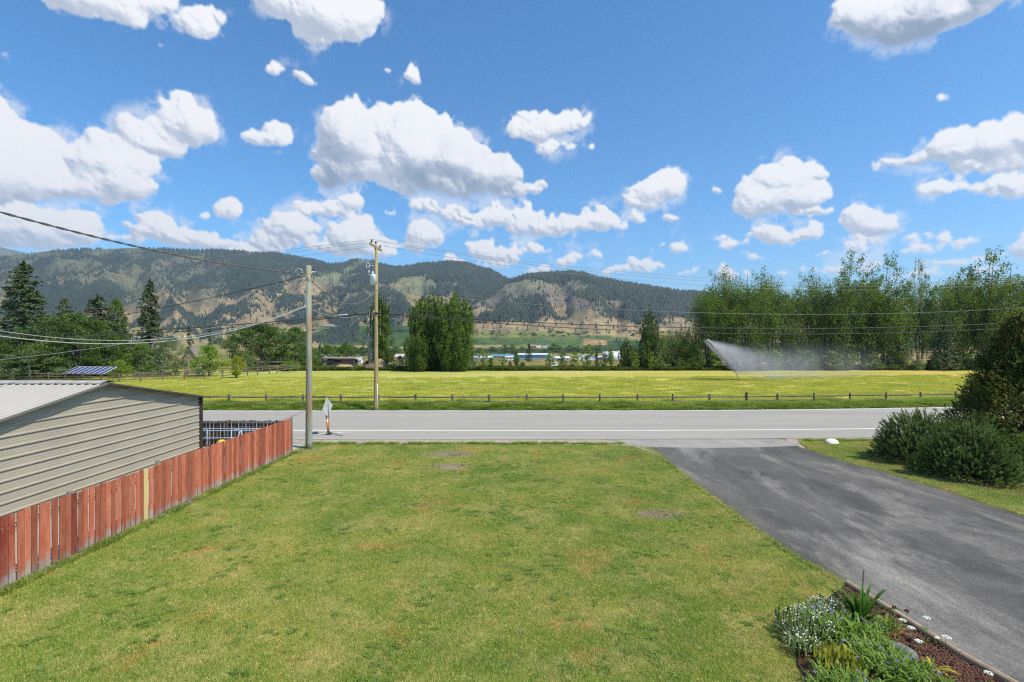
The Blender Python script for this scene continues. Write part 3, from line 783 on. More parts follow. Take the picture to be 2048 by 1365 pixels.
def grass():
    rng = np.random.RandomState(12)
    var = []
    for i in range(6):
        v, f = blades(rng, 1500, .40, .018, .050, .006, .9)
        var.append(npmesh('grass_tuft', v, f, GM['blade']))
    lawn_l = [(-9.62, 5.9), (-9.42, 24.0), (5.4, 24.0)] + [(p.x, p.y) for p in (G(1215, 891), G(1262, 893.5))] + [(p.x - .05, p.y) for p in LEFT_EDGE] + [(6.7, 9.9), (6.9, 5.9)]
    lawn_r = [(p.x + .08, p.y) for p in RIGHT_EDGE[1:]] + [(14.75, 11.5), (15.5, 8), (40, 8), (40, 24.7), (14.4, 24.7)]
    step = .36
    gx, gy = np.meshgrid(np.arange(-10, 40, step), np.arange(5.9, 25, step)); x = gx.ravel() + rng.uniform(-.15, .15, gx.size); y = gy.ravel() + rng.uniform(-.15, .15, gx.size)
    near = poly_in(BED, x, y)
    keep = (poly_in(lawn_l, x, y) | (poly_in(lawn_r, x, y) & (x < 26))) & ~near
    # worn, nearly bare places
    for (cx, cy, r) in BARE:
        keep &= ~((((x - cx) / 1.4) ** 2 + (y - cy) ** 2 < r * r * .7) & (rng.rand(len(x)) < .75))
    x = x[keep]; y = y[keep]
    # finer tufts along the edges so that the border is crisp
    ex = []
    def along(pts, off_, n):
        for k in range(len(pts) - 1):
            a = Vector(pts[k][:2]); b = Vector(pts[k + 1][:2]); L_ = (b - a).length
            for j in range(int(L_ * n) + 1):
                t = rng.rand(); q = a.lerp(b, t); d = (b - a).normalized(); ex.append((q.x - d.y * off_ + rng.normal() * .03, q.y + d.x * off_ + rng.normal() * .03))
    along([(p.x, p.y) for p in LEFT_EDGE], -.06, 26); along([(p.x, p.y) for p in RIGHT_EDGE], .10, 26)
    small = []
    for i in range(3):
        v, f = blades(rng, 70, .07, .03, .075, .008, .9); small.append(npmesh('grass_clump', v, f, GM['blade']))
    ex = np.array(ex); n = len(x)
    instancer('lawn_grass', np.stack([x, y, np.zeros(n)], -1), rng.rand(n) * 6.28, rng.uniform(.9, 1.12, n), var)
    instancer('edge_grass', np.concatenate([ex, np.full((len(ex), 1), .004)], 1), rng.rand(len(ex)) * 6.28, rng.uniform(.7, 1.2, len(ex)), small)
    # weeds: broader, darker leaves in little rosettes
    wv = []
    wm = leafmat('weed_leaf', (.10, .19, .03), (.22, .32, .06), .35, 1.0, 12)
    for i in range(3):
        v, f = blades(rng, 30, .06, .015, .045, .020, 1.8, 2, .5); wv.append(npmesh('weed', v, f, wm))
    n = 6000; x = rng.uniform(-9.4, 6.3, n); y = rng.uniform(6, 23.9, n)
    k = poly_in(lawn_l, x, y) & ~poly_in(BED, x, y) & (fb(x * 1.3, y * 1.3, 7, 3) + rng.rand(n) * .3 > .74); x = x[k]; y = y[k]
    instancer('lawn_weeds', np.stack([x, y, 0 * x], -1), rng.rand(len(x)) * 6.28, rng.uniform(.4, 1.35, len(x)), wv)
    # taller fringe where the mower stops at the gravel, the fence and the shrubs
    fr = []
    for i in range(3):
        v, f = blades(rng, 220, .18, .05, .16, .010, .9, 2, .4); fr.append(npmesh('fringe_tuft', v, f, GM['tall_grass']))
    pts = [(q, 23.95 + rng.uniform(-.1, .12)) for q in np.arange(-9.3, 5.2, .14)] + [(q, 24.75 + rng.uniform(-.08, .1)) for q in np.arange(14.2, 26, .14)]
    pts += [(-9.79 + (q - 9.85) * .0326 + .10, q) for q in np.arange(6.5, 22, .22)]
    pts = np.array(pts); pts = pts[rng.rand(len(pts)) < .8]
    instancer('fringe_grass', np.concatenate([pts, np.zeros((len(pts), 1))], 1), rng.rand(len(pts)) * 6.28, rng.uniform(.6, 1.1, len(pts)), fr)
    # tall verge grass along the field fence
    tv = []
    for i in range(5):
        v, f = blades(rng, 420, .42, .18, .52, .016, .8, 2, .4); tv.append(npmesh('tall_tuft', v, f, GM['tall_grass']))
    n = 2600; x = rng.uniform(-34, 62, n); t = rng.rand(n); y = 35.75 + t * 2.5 + np.array([off(a) for a in x])
    hs = (.32 + .62 * sst(t, 0, .5)) * (.45 + .9 * fb(x * .8, t * 2, 3, 3)) * rng.uniform(.75, 1.3, n)
    k = ~((np.abs(x + 10.6) < 1.1) & (t < .75) & (rng.rand(n) < .8)); x, y, hs, t = x[k], y[k], hs[k], t[k]; n = len(x)
    instancer('verge_grass', np.stack([x, y, np.full(n, .02)], -1), rng.rand(n) * 6.28, np.stack([np.full(n, .9), np.full(n, .9), hs], -1), tv)
    # unmown strip at the far edge of the field
    rv = []
    for i in range(4):
        v, f = blades(rng, 300, .9, .3, .75, .05, .8, 2, .4); rv.append(npmesh('rough_tuft', v, f, GM['rough_grass']))
    n = 2600; x = rng.uniform(-42, 100, n); y = 83.2 + rng.rand(n) * 3.4 + np.array([off(a) for a in x]) * .3
    instancer('field_margin_grass', np.stack([x, y, np.full(n, .0)], -1), rng.rand(n) * 6.28, rng.uniform(.6, 1.2, n), rv)
    # low stubble texture on the near part of the hay field
    sv = []
    sm = leafmat('stubble', (.30, .36, .05), (.52, .49, .10), .35, .25, 3.0)
    for i in range(4):
        v, f = blades(rng, 260, .8, .05, .14, .03, 1.3); sv.append(npmesh('stubble_tuft', v, f, sm))
    n = 5200; y = 38.4 + (rng.rand(n) ** 1.3) * 30; x = rng.uniform(-1, 1, n) * (y * 1.12); y = y + np.array([off(a) if a > 0 else 0 for a in x]) * .6
    instancer('hay_stubble', np.stack([x, y, np.full(n, .01)], -1), rng.rand(n) * 6.28, rng.uniform(.6, 1.2, n), sv)
grass()

# ------------------------------------------------------------------ metal shed
def make_shed():
    XW, Y0, Y1, YR, ZE, ZR = -12.5, 10.6, 20.6, 15.6, 2.56, 3.51
    def side_metal(name, c, cd, axis):
        m, N, b, o = newmat(name); p = N.pos()
        st = (.15, 1, 6) if axis == 'wall' else (6, .15, 1)
        n = N.noise(N.mapv(p, st), 2.0, 5, .7); n2 = N.noise(p, 1.1, 4, .6)
        col = N.mix(.6, N.ramp(n, [(.3, cd), (.7, c)]), N.ramp(n2, [(.3, cd), (.7, c)]))
        setc(N, b, 'Base Color', col); b.inputs['Roughness'].default_value = .45; b.inputs['Specular IOR Level'].default_value = .4; b.inputs['Metallic'].default_value = .0
        return m
    wall = side_metal('siding_metal', (.375, .345, .28), (.31, .285, .235), 'wall')
    roof = side_metal('roof_metal', (.40, .385, .355), (.33, .315, .29), 'roof')
    dark = simple('dark_trim', (.030, .027, .024), (.05, .045, .04), 4, .6)
    t = empty('metal_shed', (XW, YR, 0), 0, 'long beige metal shed with ribbed siding and a pale ribbed roof behind the red fence', 'shed')
    lo = Vector((XW, YR, 0))
    pitch = .272; k = 0; z = .02
    slope = (ZR - ZE) / (YR - Y0)
    while z < ZR - .05:
        z2 = min(z + pitch, ZR - .02); h = z2 - z
        prof = [(0, 0)]
        for q in (.24, .46, .70):      # fine pressed lines between the ribs
            prof += [(0, (q - .02) * h), (.005, (q - .008) * h), (.005, (q + .008) * h), (0, (q + .02) * h)]
        prof += [(.0, .80 * h), (.034, .855 * h), (.036, .955 * h), (.0, h)]
        mb = MB()
        vs = []
        for dx, dz in prof:
            zz = z + dz
            lim = (YR - Y0) if zz <= ZE else max(.02, (ZR - zz) / slope)
            vs += [(XW + dx - lo.x, YR - lim - lo.y, zz), (XW + dx - lo.x, YR + lim - lo.y, zz)]
        mb.add(vs, [(2 * i, 2 * i + 1, 2 * i + 3, 2 * i + 2) for i in range(len(prof) - 1)])
        mb.obj('siding_panel', wall, t); z = z2
    mb = MB(); mb.box((-6.9, -4.97, 1.27), (13.7, .05, 2.54)); mb.box((-6.9, 4.97, 1.27), (13.7, .05, 2.54)); mb.obj('side_wall', wall, t)
    mb = MB(); mb.prism([(-4.99, 0), (4.99, 0), (4.99, 2.54), (0, 3.48), (-4.99, 2.54)], 'x', -13.8, -13.75); mb.obj('back_wall', wall, t)
    mb = MB(); mb.box((.035, 5.03, 1.28), (.11, .11, 2.56)); mb.obj('corner_trim', dark, t)
    mb = MB(); mb.box((.035, -5.03, 1.28), (.11, .11, 2.56)); mb.obj('corner_trim', dark, t)
    # roof panels, ribs running down the slope
    ang = math.atan(slope); L = (YR - Y0 + .28) / math.cos(ang)
    wp = .914; rib = [(0, .0), (.03, .0), (.045, .028), (.075, .028), (.09, .0), (.135, 0), (.14, .004), (.16, .004), (.165, 0), (.2285, 0)]
    for side in (-1, 1):
        me = None
        for j in range(15):
            if me is None:
                vs = []; prof = []
                for r in range(4): prof += [(r * .2285 + a, b_) for a, b_ in rib[:-1]]
                prof.append((.914, 0))
                for a, b_ in prof: vs += [(a, 0, b_), (a, L, b_)]
                mb = MB(); mb.add(vs, [(2 * i, 2 * i + 1, 2 * i + 3, 2 * i + 2) for i in range(len(prof) - 1)])
                me = mb.mesh('roof_panel', roof)
            x = .24 - wp * (j + 1) + .0
            o = link('roof_panel', me, t)
            if side < 0:
                o.matrix_local = Matrix.Translation((x + wp, 0, ZR + .03)) @ Matrix.Rotation(math.pi, 4, 'Z') @ Matrix.Rotation(-ang, 4, 'X')
            else:
                o.matrix_local = Matrix.Translation((x, 0, ZR + .03)) @ Matrix.Rotation(-ang, 4, 'X')
    for side in (-1, 1):
        mb = MB(); c = math.cos(ang)
        y2 = side * (L * c); z2 = ZR + .03 - L * math.sin(ang)
        th = .06
        xa, xb = .245, .262
        vs = [(xa, 0, ZR + .035), (xb, 0, ZR + .035), (xb, y2, z2 + .005), (xa, y2, z2 + .005), (xa, 0, ZR + .035 - th), (xb, 0, ZR + .035 - th), (xb, y2, z2 + .005 - th), (xa, y2, z2 + .005 - th)]
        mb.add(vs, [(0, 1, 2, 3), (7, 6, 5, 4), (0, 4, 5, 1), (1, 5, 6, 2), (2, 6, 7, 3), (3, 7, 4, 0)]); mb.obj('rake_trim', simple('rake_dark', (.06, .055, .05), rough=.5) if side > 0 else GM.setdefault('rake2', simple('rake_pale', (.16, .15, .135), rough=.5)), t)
    # ridge cap: two flanges with notches over the ribs
    mb = MB()
    for side in (-1, 1):
        for s0 in np.arange(.27, -13.4, -.457):
            a, b_ = s0, s0 - .437
            y = side * .26; zz = ZR + .098
            mb.add([(a, 0, zz), (b_, 0, zz), (b_, y, zz - .26 * slope - .0), (a, y, zz - .26 * slope)], [(0, 1, 2, 3)])
            mb.add([(b_, 0, zz - .004), (b_ - .02, 0, zz - .004), (b_ - .02, y * .93, zz - .25 * slope - .004), (b_, y * .93, zz - .25 * slope - .004)], [(0, 1, 2, 3)])
            mb.add([(a, y, zz - .26 * slope), (b_, y, zz - .26 * slope), (b_, y, zz - .26 * slope - .035), (a, y, zz - .26 * slope - .035)], [(0, 1, 2, 3)])
    mb.obj('ridge_cap', roof, t)
make_shed()

# ------------------------------------------------------------------ red board fence
def red_paint(name, base, peel, grey):
    m, N, b, o = newmat(name); v = N.obj()
    oi = N.node('ShaderNodeObjectInfo').outputs['Random']
    w = N.node('ShaderNodeVectorMath', operation='ADD'); N.l.new(v, w.inputs[0])
    cx = N.node('ShaderNodeCombineXYZ', inputs={0: N.math('MULTIPLY', oi, 37.0), 1: N.math('MULTIPLY', oi, 91.0), 2: N.math('MULTIPLY', oi, 13.0)}); N.l.new(cx.outputs[0], w.inputs[1])
    p = w.outputs[0]
    n1 = N.noise(N.mapv(p, (8, 8, .9)), 2.2, 6, .7); n2 = N.noise(N.mapv(p, (3, 3, 1.0)), 2.4, 7, .75); n3 = N.noise(N.mapv(p, (2, 2, 1)), 5.5, 5, .7)
    c = N.ramp(n1, [(.28, tuple(x * .62 for x in base)), (.5, base), (.75, tuple(min(1, x * 1.32) for x in base))])
    c = N.mix(N.math('MULTIPLY_ADD', n2, 3.6, -1.45, clamp=True), c, peel)
    z = N.node('ShaderNodeSeparateXYZ', inputs={0: v}).outputs[2]
    g = N.math('ADD', N.math('MULTIPLY', z, -2.9), N.math('MULTIPLY', n2, 2.4))      # bare wood near the ground
    g = N.math('MULTIPLY_ADD', g, 1.0, N.math('MULTIPLY_ADD', oi, .5, -.75)); g = N.math('MULTIPLY', g, 2.2, clamp=True)
    c = N.mix(N.math('MULTIPLY', g, .85), c, N.ramp(n1, [(.3, tuple(x * .6 for x in grey)), (.7, grey)]))
    ch = N.math('MULTIPLY_ADD', n3, 14, -9.6, clamp=True)                               # flaked chips
    c = N.mix(N.math('MULTIPLY', ch, .8), c, (.46, .43, .40))
    kn = N.node('ShaderNodeTexVoronoi', inputs={'Scale': 1.0, 'Vector': N.mapv(p, (9, 9, 3.2))})
    kk = N.math('LESS_THAN', kn.outputs['Distance'], .10); c = N.mix(N.math('MULTIPLY', kk, .75), c, (.06, .03, .02))
    dk = N.math('MULTIPLY_ADD', N.noise(N.mapv(p, (2, 2, .6)), 1.8, 5, .7), 7.0, -4.6, clamp=True)
    c = N.mix(N.math('MULTIPLY', dk, .6), c, (.07, .04, .035))
    hs = N.node('ShaderNodeHueSaturation', inputs={'Color': c, 'Value': N.math('MULTIPLY_ADD', oi, .66, .66)})
    setc(N, b, 'Base Color', hs.outputs[0]); b.inputs['Roughness'].default_value = .8; b.inputs['Specular IOR Level'].default_value = .15
    bump(N, b, n1, .5, .01); return m
def make_red_fence():
    rng = random.Random(4)
    faded = red_paint('faded_red_paint', (.355, .098, .055), (.42, .165, .105), (.33, .29, .25))
    deep = red_paint('deep_red_paint', (.24, .050, .032), (.33, .12, .08), (.36, .34, .32))
    fresh = simple('new_pine', (.56, .47, .22), (.47, .37, .16), 3, .7, (6, 6, .6), lo=.3, hi=.7)
    grey = simple('weathered_grey', (.16, .135, .115), (.30, .27, .24), 4, .9, (5, 5, .6), rnd=.15)
    def X(y): return -9.79 + (y - 9.85) * .0326
    t = empty('red_board_fence', (X(15), 15, 0), 0, 'worn red board fence running from the left foreground to the grey roadside', 'fence')
    y = 6.2; k = 0
    while y < 21.86:
        new = abs(y - 13.58) < .085
        w = rng.uniform(.118, .140); gap = rng.uniform(.010, .034) if y < 13.9 else rng.uniform(.008, .016)
        top = (1.42 + rng.uniform(-.018, .018)) if y < 14.15 else 1.47 + (y - 14.15) * .0055 + rng.uniform(-.006, .006)
        if new: w = .155; top = 1.405
        bot = rng.uniform(.03, .07) if y > 9.5 else .03
        mat = fresh if new else (deep if (k in (9, 22, 23) or y < 10.06 and y > 9.75 or abs(y - 11.32) < .08) else faded)
        mb = MB(); n = 1
        lean = rng.uniform(-.008, .008)
        th = .019; x0 = rng.uniform(-.011, .011)
        hh = top - bot; dt = rng.uniform(-.007, .007)
        vs = [(x0 - th / 2, -w / 2, 0), (x0 + th / 2, -w / 2, 0), (x0 + th / 2, w / 2, rng.uniform(-.01, .01)), (x0 - th / 2, w / 2, 0),
              (x0 - th / 2 + lean, -w / 2, hh + dt), (x0 + th / 2 + lean, -w / 2, hh + dt), (x0 + th / 2 + lean, w / 2, hh - dt), (x0 - th / 2 + lean, w / 2, hh - dt)]
        mb.add(vs, [(3, 2, 1, 0), (4, 5, 6, 7), (0, 1, 5, 4), (1, 2, 6, 5), (2, 3, 7, 6), (3, 0, 4, 7)])
        o = mb.obj('board', mat, t); yc = y + w / 2
        o.matrix_local = Matrix.Translation((X(yc) - X(15), yc - 15, bot)) @ Matrix.Rotation(-.0326 + rng.uniform(-.03, .03), 4, 'Z') @ Matrix.Rotation(rng.uniform(-.006, .006), 4, 'X')
        if new: o['label'] = 'unpainted yellow pine board'
        y += w + gap; k += 1
    for yy, tp in ((8.9, 1.46), (11.42, 1.475), (14.12, 1.53), (16.9, 1.47), (19.4, 1.48), (21.93, 1.545)):
        mb = MB(); mb.box((0, 0, tp / 2), (.088, .088, tp), j=.004)
        end = yy > 21.5
        o = mb.obj('post', grey, t, (X(yy) - X(15) - (.062 if not end else .0), yy - 15, 0))
    for z in (.32, 1.15):
        mb = MB(); mb.tube([(X(6.2) - X(15) - .034, 6.2 - 15, z), (X(21.9) - X(15) - .034, 21.9 - 15, z)], [.028, .028], 4, smooth=False); mb.obj('rail', grey, t)
    mb = MB(); yb = 6.2
    vs = []
    mb.box((-.002, -.9, .015), (.03, 15.4, .05), rz=-.0326); mb.obj('kickboard', grey, t)
make_red_fence()

# ------------------------------------------------------------------ dark board fence, pipe rack and what stands in the yard
def make_yard():
    rng = random.Random(8)
    dk = simple('dark_weathered_board', (.030, .024, .020), (.085, .072, .062), 3, .9, (6, 6, .7), rnd=.3, lo=.3, hi=.75)
    gtop = simple('grey_weathered_rail', (.10, .10, .10), (.17, .165, .16), 4, .9)
    t = empty('dark_picket_fence', (-17, 23.35, 0), 0, 'low dark weathered picket fence with gaps, along the road behind the shed', 'fence')
    me = None
    x = -10.35
    meshes = []
    for i in range(4):
        mb = MB(); mb.box((0, 0, .60 + rng.uniform(-.012, .012)), (.132, .02, 1.17), j=.006); meshes.append(mb.mesh('board', dk))
    while x > -24.5:
        link('board', rng.choice(meshes), t, (x + 17, rng.uniform(-.005, .005), rng.uniform(-.02, .02)), (0, rng.uniform(-.008, .008), 0)); x -= .1635
    for z in (.3, 1.12):
        mb = MB(); mb.box((-.55, -.035, z), (13.7, .045, .075)); mb.obj('rail', gtop if z > 1 else dk, t)
    for xx in (-10.45, -12.9, -15.6, -18.3, -21):
        mb = MB(); mb.box((xx + 17, -.10, .58), (.09, .09, 1.16)); mb.obj('post', dk, t)
    blue = simple('blue_white_pipe', (.20, .30, .44), (.36, .47, .60), 3, .35)
    t = empty('pipe_rack', (-13.0, 22.3, 0), 0, 'pale blue tubular metal rack standing in front of the dark picket fence', 'rack')
    def tube(nm, a, b, r=.017):
        mb = MB(); mb.tube([Vector(a) - Vector((-13, 22.3, 0)), Vector(b) - Vector((-13, 22.3, 0))], r, 8); mb.obj(nm, blue, t)
    tube('rail', (-16.6, 22.75, .93), (-9.85, 22.75, .93)); tube('rail', (-16.6, 21.9, .94), (-9.9, 21.9, 1.02)); tube('rail', (-16.6, 21.9, .62), (-10.9, 21.9, .70))
    for x in (-16.5, -13.45, -11.95, -10.3):
        tube('leg', (x, 21.9, .0), (x + .02, 21.9, .99), .02)
        tube('leg', (x, 22.75, .0), (x, 22.75, .92), .02)
        tube('crossbar', (x, 21.9, .975), (x, 22.75, .93), .018)
    tube('brace', (-11.9, 21.9, .1), (-11.75, 22.3, .95), .018)
    mb = MB()
    mb.tube([(0, 0, 0), (0, 0, .30), (0, 0, .34)], [.17, .15, .06], 12)
    o = mb.obj('yellow_bucket', simple('yellow_plastic', (.75, .45, .03), rough=.4), None, (-12.15, 21.55, .33)); tag(o, 'small yellow tub just showing over the red fence', 'bucket')
    mb = MB(); mb.box((0, 0, .16), (.9, .5, .05)); mb.box((-.4, 0, .07), (.05, .45, .13)); mb.box((.4, 0, .07), (.05, .45, .13)); mb.box((0, 0, .245), (.8, .42, .12), j=.01)
    o = mb.obj('low_workbench', dk, None, (-12.2, 21.55, .02)); tag(o, 'low dark timber bench under the yellow tub', 'bench')
make_yard()

# ------------------------------------------------------------------ rail fences
def split_rail(name, posts, rail_z, post_h, label, kind_r=.055, post_r=.080, jitter=.02, mat=None, post_mat=None, big=()):
    rng = random.Random(len(posts))
    t = empty(name, posts[0], 0, label, 'fence')
    o0 = Vector(posts[0])
    pm = []
    for i in range(3):
        mb = MB(); mb.tube([(0, 0, -.1), (rng.uniform(-.01, .01), 0, post_h * .6), (rng.uniform(-.02, .02), 0, post_h)], [post_r, post_r * .95, post_r * .9], 7, smooth=False); pm.append(mb.mesh('post', post_mat))
    for i, p in enumerate(posts):
        q = link('post', rng.choice(pm), t, Vector(p) - o0, (rng.uniform(-.03, .03), rng.uniform(-.03, .03), rng.random() * 6))
        if i in big: q.scale = (1.5, 1.5, 1.12)
    for a, b in zip(posts[:-1], posts[1:]):
        a = Vector(a) - o0; b = Vector(b) - o0
        for z in rail_z:
            za = z + rng.uniform(-jitter, jitter); zb = z + rng.uniform(-jitter, jitter)
            m = a.lerp(b, .5) + Vector((0, rng.uniform(-.02, .02), (za + zb) / 2 - rng.uniform(0, jitter)))
            mb = MB(); mb.tube([a + Vector((-.06, -.02, za)), m, b + Vector((.06, .02, zb))], [kind_r * rng.uniform(.75, 1), kind_r * rng.uniform(.9, 1.15), kind_r * rng.uniform(.75, 1)], 5, smooth=False)
            mb.obj('rail', mat, t)
def make_rail_fences():
    rail = simple('silvered_rail', (.085, .07, .058), (.19, .165, .14), 5, .9, (.6, 4, 4), world=True)
    post = simple('silvered_post', (.085, .07, .058), (.17, .145, .12), 6, .9, (4, 4, .6), world=True)
    xs = [166, 240, 313, 386, 458, 532, 606, 682, 757, 831, 905, 979, 1053, 1127, 1200, 1275, 1345, 1419, 1493, 1555, 1628, 1700, 1772, 1841, 1912, 1985, 2058, 2131, 2204]
    pts = []
    for x in xs:
        X = (x - 1024) / F * 38.1; d = 38.1 + off(X); X = (x - 1024) / F * d; pts.append((X, d, 0))
    split_rail('split_rail_fence', pts, (.34, .66), .86, 'long two-rail wooden fence between the road verge and the hay field', mat=rail, post_mat=post, big=(18,))
    # paddock fence on the left, three rails, running back to the barn
    px = [(-130, 60), (-20, 60.5), (26, 61), (62, 61), (97, 61), (131, 61), (167, 60.6), (202, 60.2), (238, 60), (281, 60.8), (325, 62), (369, 63), (409, 64.5), (445, 66), (472, 68), (495, 70), (515, 71.5), (539, 73.5), (554, 75), (569, 76.5), (583, 78), (596, 79.5)]
    pts = [((x - 1024) / F * d, d, 0.0 + max(0, (d - 62)) * .02) for x, d in px]
    split_rail('paddock_fence', pts, (.30, .62, .92), 1.05, 'three-rail wooden paddock fence curving back behind the hay field on the left', .05, .08, mat=rail, post_mat=post)
make_rail_fences()

# ------------------------------------------------------------------ utility poles, wires
def make_poles():
    m, N, b, o = newmat('treated_pole'); v = N.obj()
    n1 = N.noise(N.mapv(v, (3, 3, .35)), 2.2, 6, .7); n2 = N.noise(N.mapv(v, (10, 10, .5)), 3, 5, .7)
    c = N.ramp(n1, [(.36, (.27, .135, .065)), (.47, (.26, .21, .14)), (.54, (.235, .27, .215)), (.66, (.25, .36, .32))])
    c = N.mix(.6, c, N.ramp(n2, [(.3, .55), (.7, 1.3)]), 'MULTIPLY')
    setc(N, b, 'Base Color', c); b.inputs['Roughness'].default_value = .85; bump(N, b, n2, .5, .02); green = m
    brown = simple('pole_wood', (.235, .185, .085), (.36, .29, .145), 2.5, .85, (8, 8, .4), bmp=.3)
    steel = simple('galvanised_steel', (.50, .52, .54), (.62, .64, .66), 8, .4, metal=.3)
    dark = simple('insulator_dark', (.05, .045, .045), rough=.3); white = simple('transformer_paint', (.60, .63, .66), (.70, .72, .74), 3, .4)
    cable = simple('black_cable', (.035, .035, .037), rough=.5); GM['cable'] = cable; GM['steel'] = steel; GM['dark'] = dark
    # nearer service pole
    t = empty('service_pole', (-9.07, 23.0, 0), 0, 'rust and green stained wooden pole at the lawn corner, without a crossarm', 'utility pole')
    mb = MB(); mb.tube([(0, 0, -.1), (.0, 0, .3), (.005, 0, 4), (-.01, 0, 8.17)], [.150, .146, .130, .112], 14); mb.obj('shaft', green, t)
    mb = MB(); mb.tube([(-.16, -.12, 7.72), (.22, -.06, 7.90)], .012, 6); mb.tube([(-.14, .0, 7.68), (.18, .0, 7.84)], .015, 6); mb.tube([(.18, -.02, 7.84), (.30, -.02, 7.90)], .02, 6); mb.obj('bracket', steel, t)
    mb = MB(); ring = [(-.42 + .15 * math.cos(a), -.05, 7.90 + .13 * math.sin(a)) for a in np.linspace(0, 6.1, 18)]; mb.tube(ring, .014, 6)
    mb.tube([(-.28, -.05, 7.82), (-.15, -.1, 7.75)], .012, 6); mb.obj('cable_coil', steel, t)
    mb = MB(); mb.tube([(-.45, -.05, 7.55), (-.38, -.1, 7.42), (-.30, -.12, 7.50), (-.22, -.12, 7.42), (-.12, -.1, 7.52)], .014, 6); mb.tube([(.12, -.05, 7.66), (.24, -.1, 7.80), (.26, -.1, 7.55), (.18, -.05, 7.38)], .014, 6)
    mb.tube([(-.12, -.1, 7.52), (.02, -.15, 7.62), (.15, -.1, 7.5)], .012, 6); mb.obj('cable_loop', cable, t)
    mb = MB(); mb.tube([(-.13, -.10, 6.9), (-.13, -.10, 6.28)], .008, 5); mb.box((-.12, -.11, 6.35), (.05, .04, .12)); mb.obj('cable_clamp', steel, t)
    # taller distribution pole over the road
    Pp = Vector((-9.4, 35.62, 0))
    t = empty('distribution_pole', Pp, 0, 'tall pale brown pole across the road with a crossarm and transformer', 'utility pole')
    mb = MB(); mb.tube([(0, 0, -.1), (0, 0, .3), (.0, 0, 6), (.02, 0, 11.42)], [.155, .150, .128, .100], 14); mb.obj('shaft', brown, t)
    arm = MB(); arm.box((.02, -.10, 11.28), (.11, 2.6, .13), rz=-.04, rx=.0); arm.obj('crossarm', brown, t)
    mb = MB(); mb.tube([(.02, -.8, 11.22), (.02, -.05, 10.75)], .014, 5); mb.tube([(.02, .6, 11.22), (.02, .05, 10.75)], .014, 5); mb.obj('crossarm_brace', steel, t)
    for y, z in ((-1.2, 11.34), (-.14, 11.42), (1.0, 11.34)):
        mb = MB(); mb.tube([(.02, y, z), (.02, y, z + .09)], .014, 6); mb.tube([(.02, y, z + .08), (.02, y, z + .12), (.02, y, z + .15), (.02, y, z + .19), (.02, y, z + .24)], [.07, .05, .07, .045, .045], 10); mb.obj('insulator', dark, t)
    mb = MB(); mb.tube([(0, 0, 0), (0, 0, .60), (0, 0, .64)], [.205, .205, .215], 18); mb.tube([(0, 0, .64), (0, 0, .69)], [.215, .12], 18)
    tr = mb.obj('transformer', white, t, (-.12, -.30, 8.68))
    mb = MB(); mb.tube([(-.02, -.05, .68), (-.02, -.05, .78), (-.02, -.05, .90)], [.05, .07, .03], 10); mb.obj('bushing', simple('porcelain', (.75, .76, .78), rough=.2), tr)
    mb = MB(); mb.tube([(-.30, -.05, .60), (-.27, -.05, .98)], .03, 8); mb.tube([(-.30, -.05, .62), (-.12, -.05, .70)], .012, 5); mb.obj('fuse_cutout', steel, tr)
    mb = MB(); mb.box((-.05, .2, .5), (.30, .12, .05)); mb.box((-.05, .2, .15), (.30, .12, .05)); mb.obj('mounting_bracket', steel, tr)
    mb = MB(); mb.tube([(-.08, 0, 10.02), (-.46, -.1, 10.02)], .014, 6); pts = [(-.55 + .11 * math.cos(a), -.1, 10.02 + .20 * math.sin(a)) for a in np.linspace(0, 6.28, 9)]; mb.tube(pts, .018, 6); mb.obj('guy_ring', simple('white_fibreglass', (.7, .71, .72), rough=.4), t)
    mb = MB(); mb.tube([(.11, -.12, 0), (.11, -.12, 1.85)], .035, 8); mb.obj('conduit', simple('pale_conduit', (.55, .56, .54), rough=.5), t)
    mb = MB(); mb.box((-.1, -.16, 6.78), (.06, .05, .30)); mb.obj('cable_bracket', steel, t)
    return Pp
PP = make_poles()
def wire(name, a, b, sag, r, mat, label, cat='cable', n=28, twist=False, group=None):
    a = Vector(a); b = Vector(b); pts = []
    for i in range(n + 1):
        t = i / n; p = a.lerp(b, t); p.z -= 4 * sag * t * (1 - t); pts.append(p)
    mb = MB()
    if twist:
        for ph in (0, math.pi):
            q = []
            m_ = n * 4
            for i in range(m_ + 1):
                t = i / m_; p = a.lerp(b, t); p.z -= 4 * sag * t * (1 - t); an = i * .9 + ph
                q.append(p + Vector((0, math.cos(an), math.sin(an))) * r * .7)
            mb.tube(q, r * .75, 4)
    else: mb.tube(pts, r, 5)
    o0 = pts[0]
    mb.v = [(v[0] - o0.x, v[1] - o0.y, v[2] - o0.z) for v in mb.v]
    o = mb.obj(name, mat, None, o0); tag(o, label, cat, group)
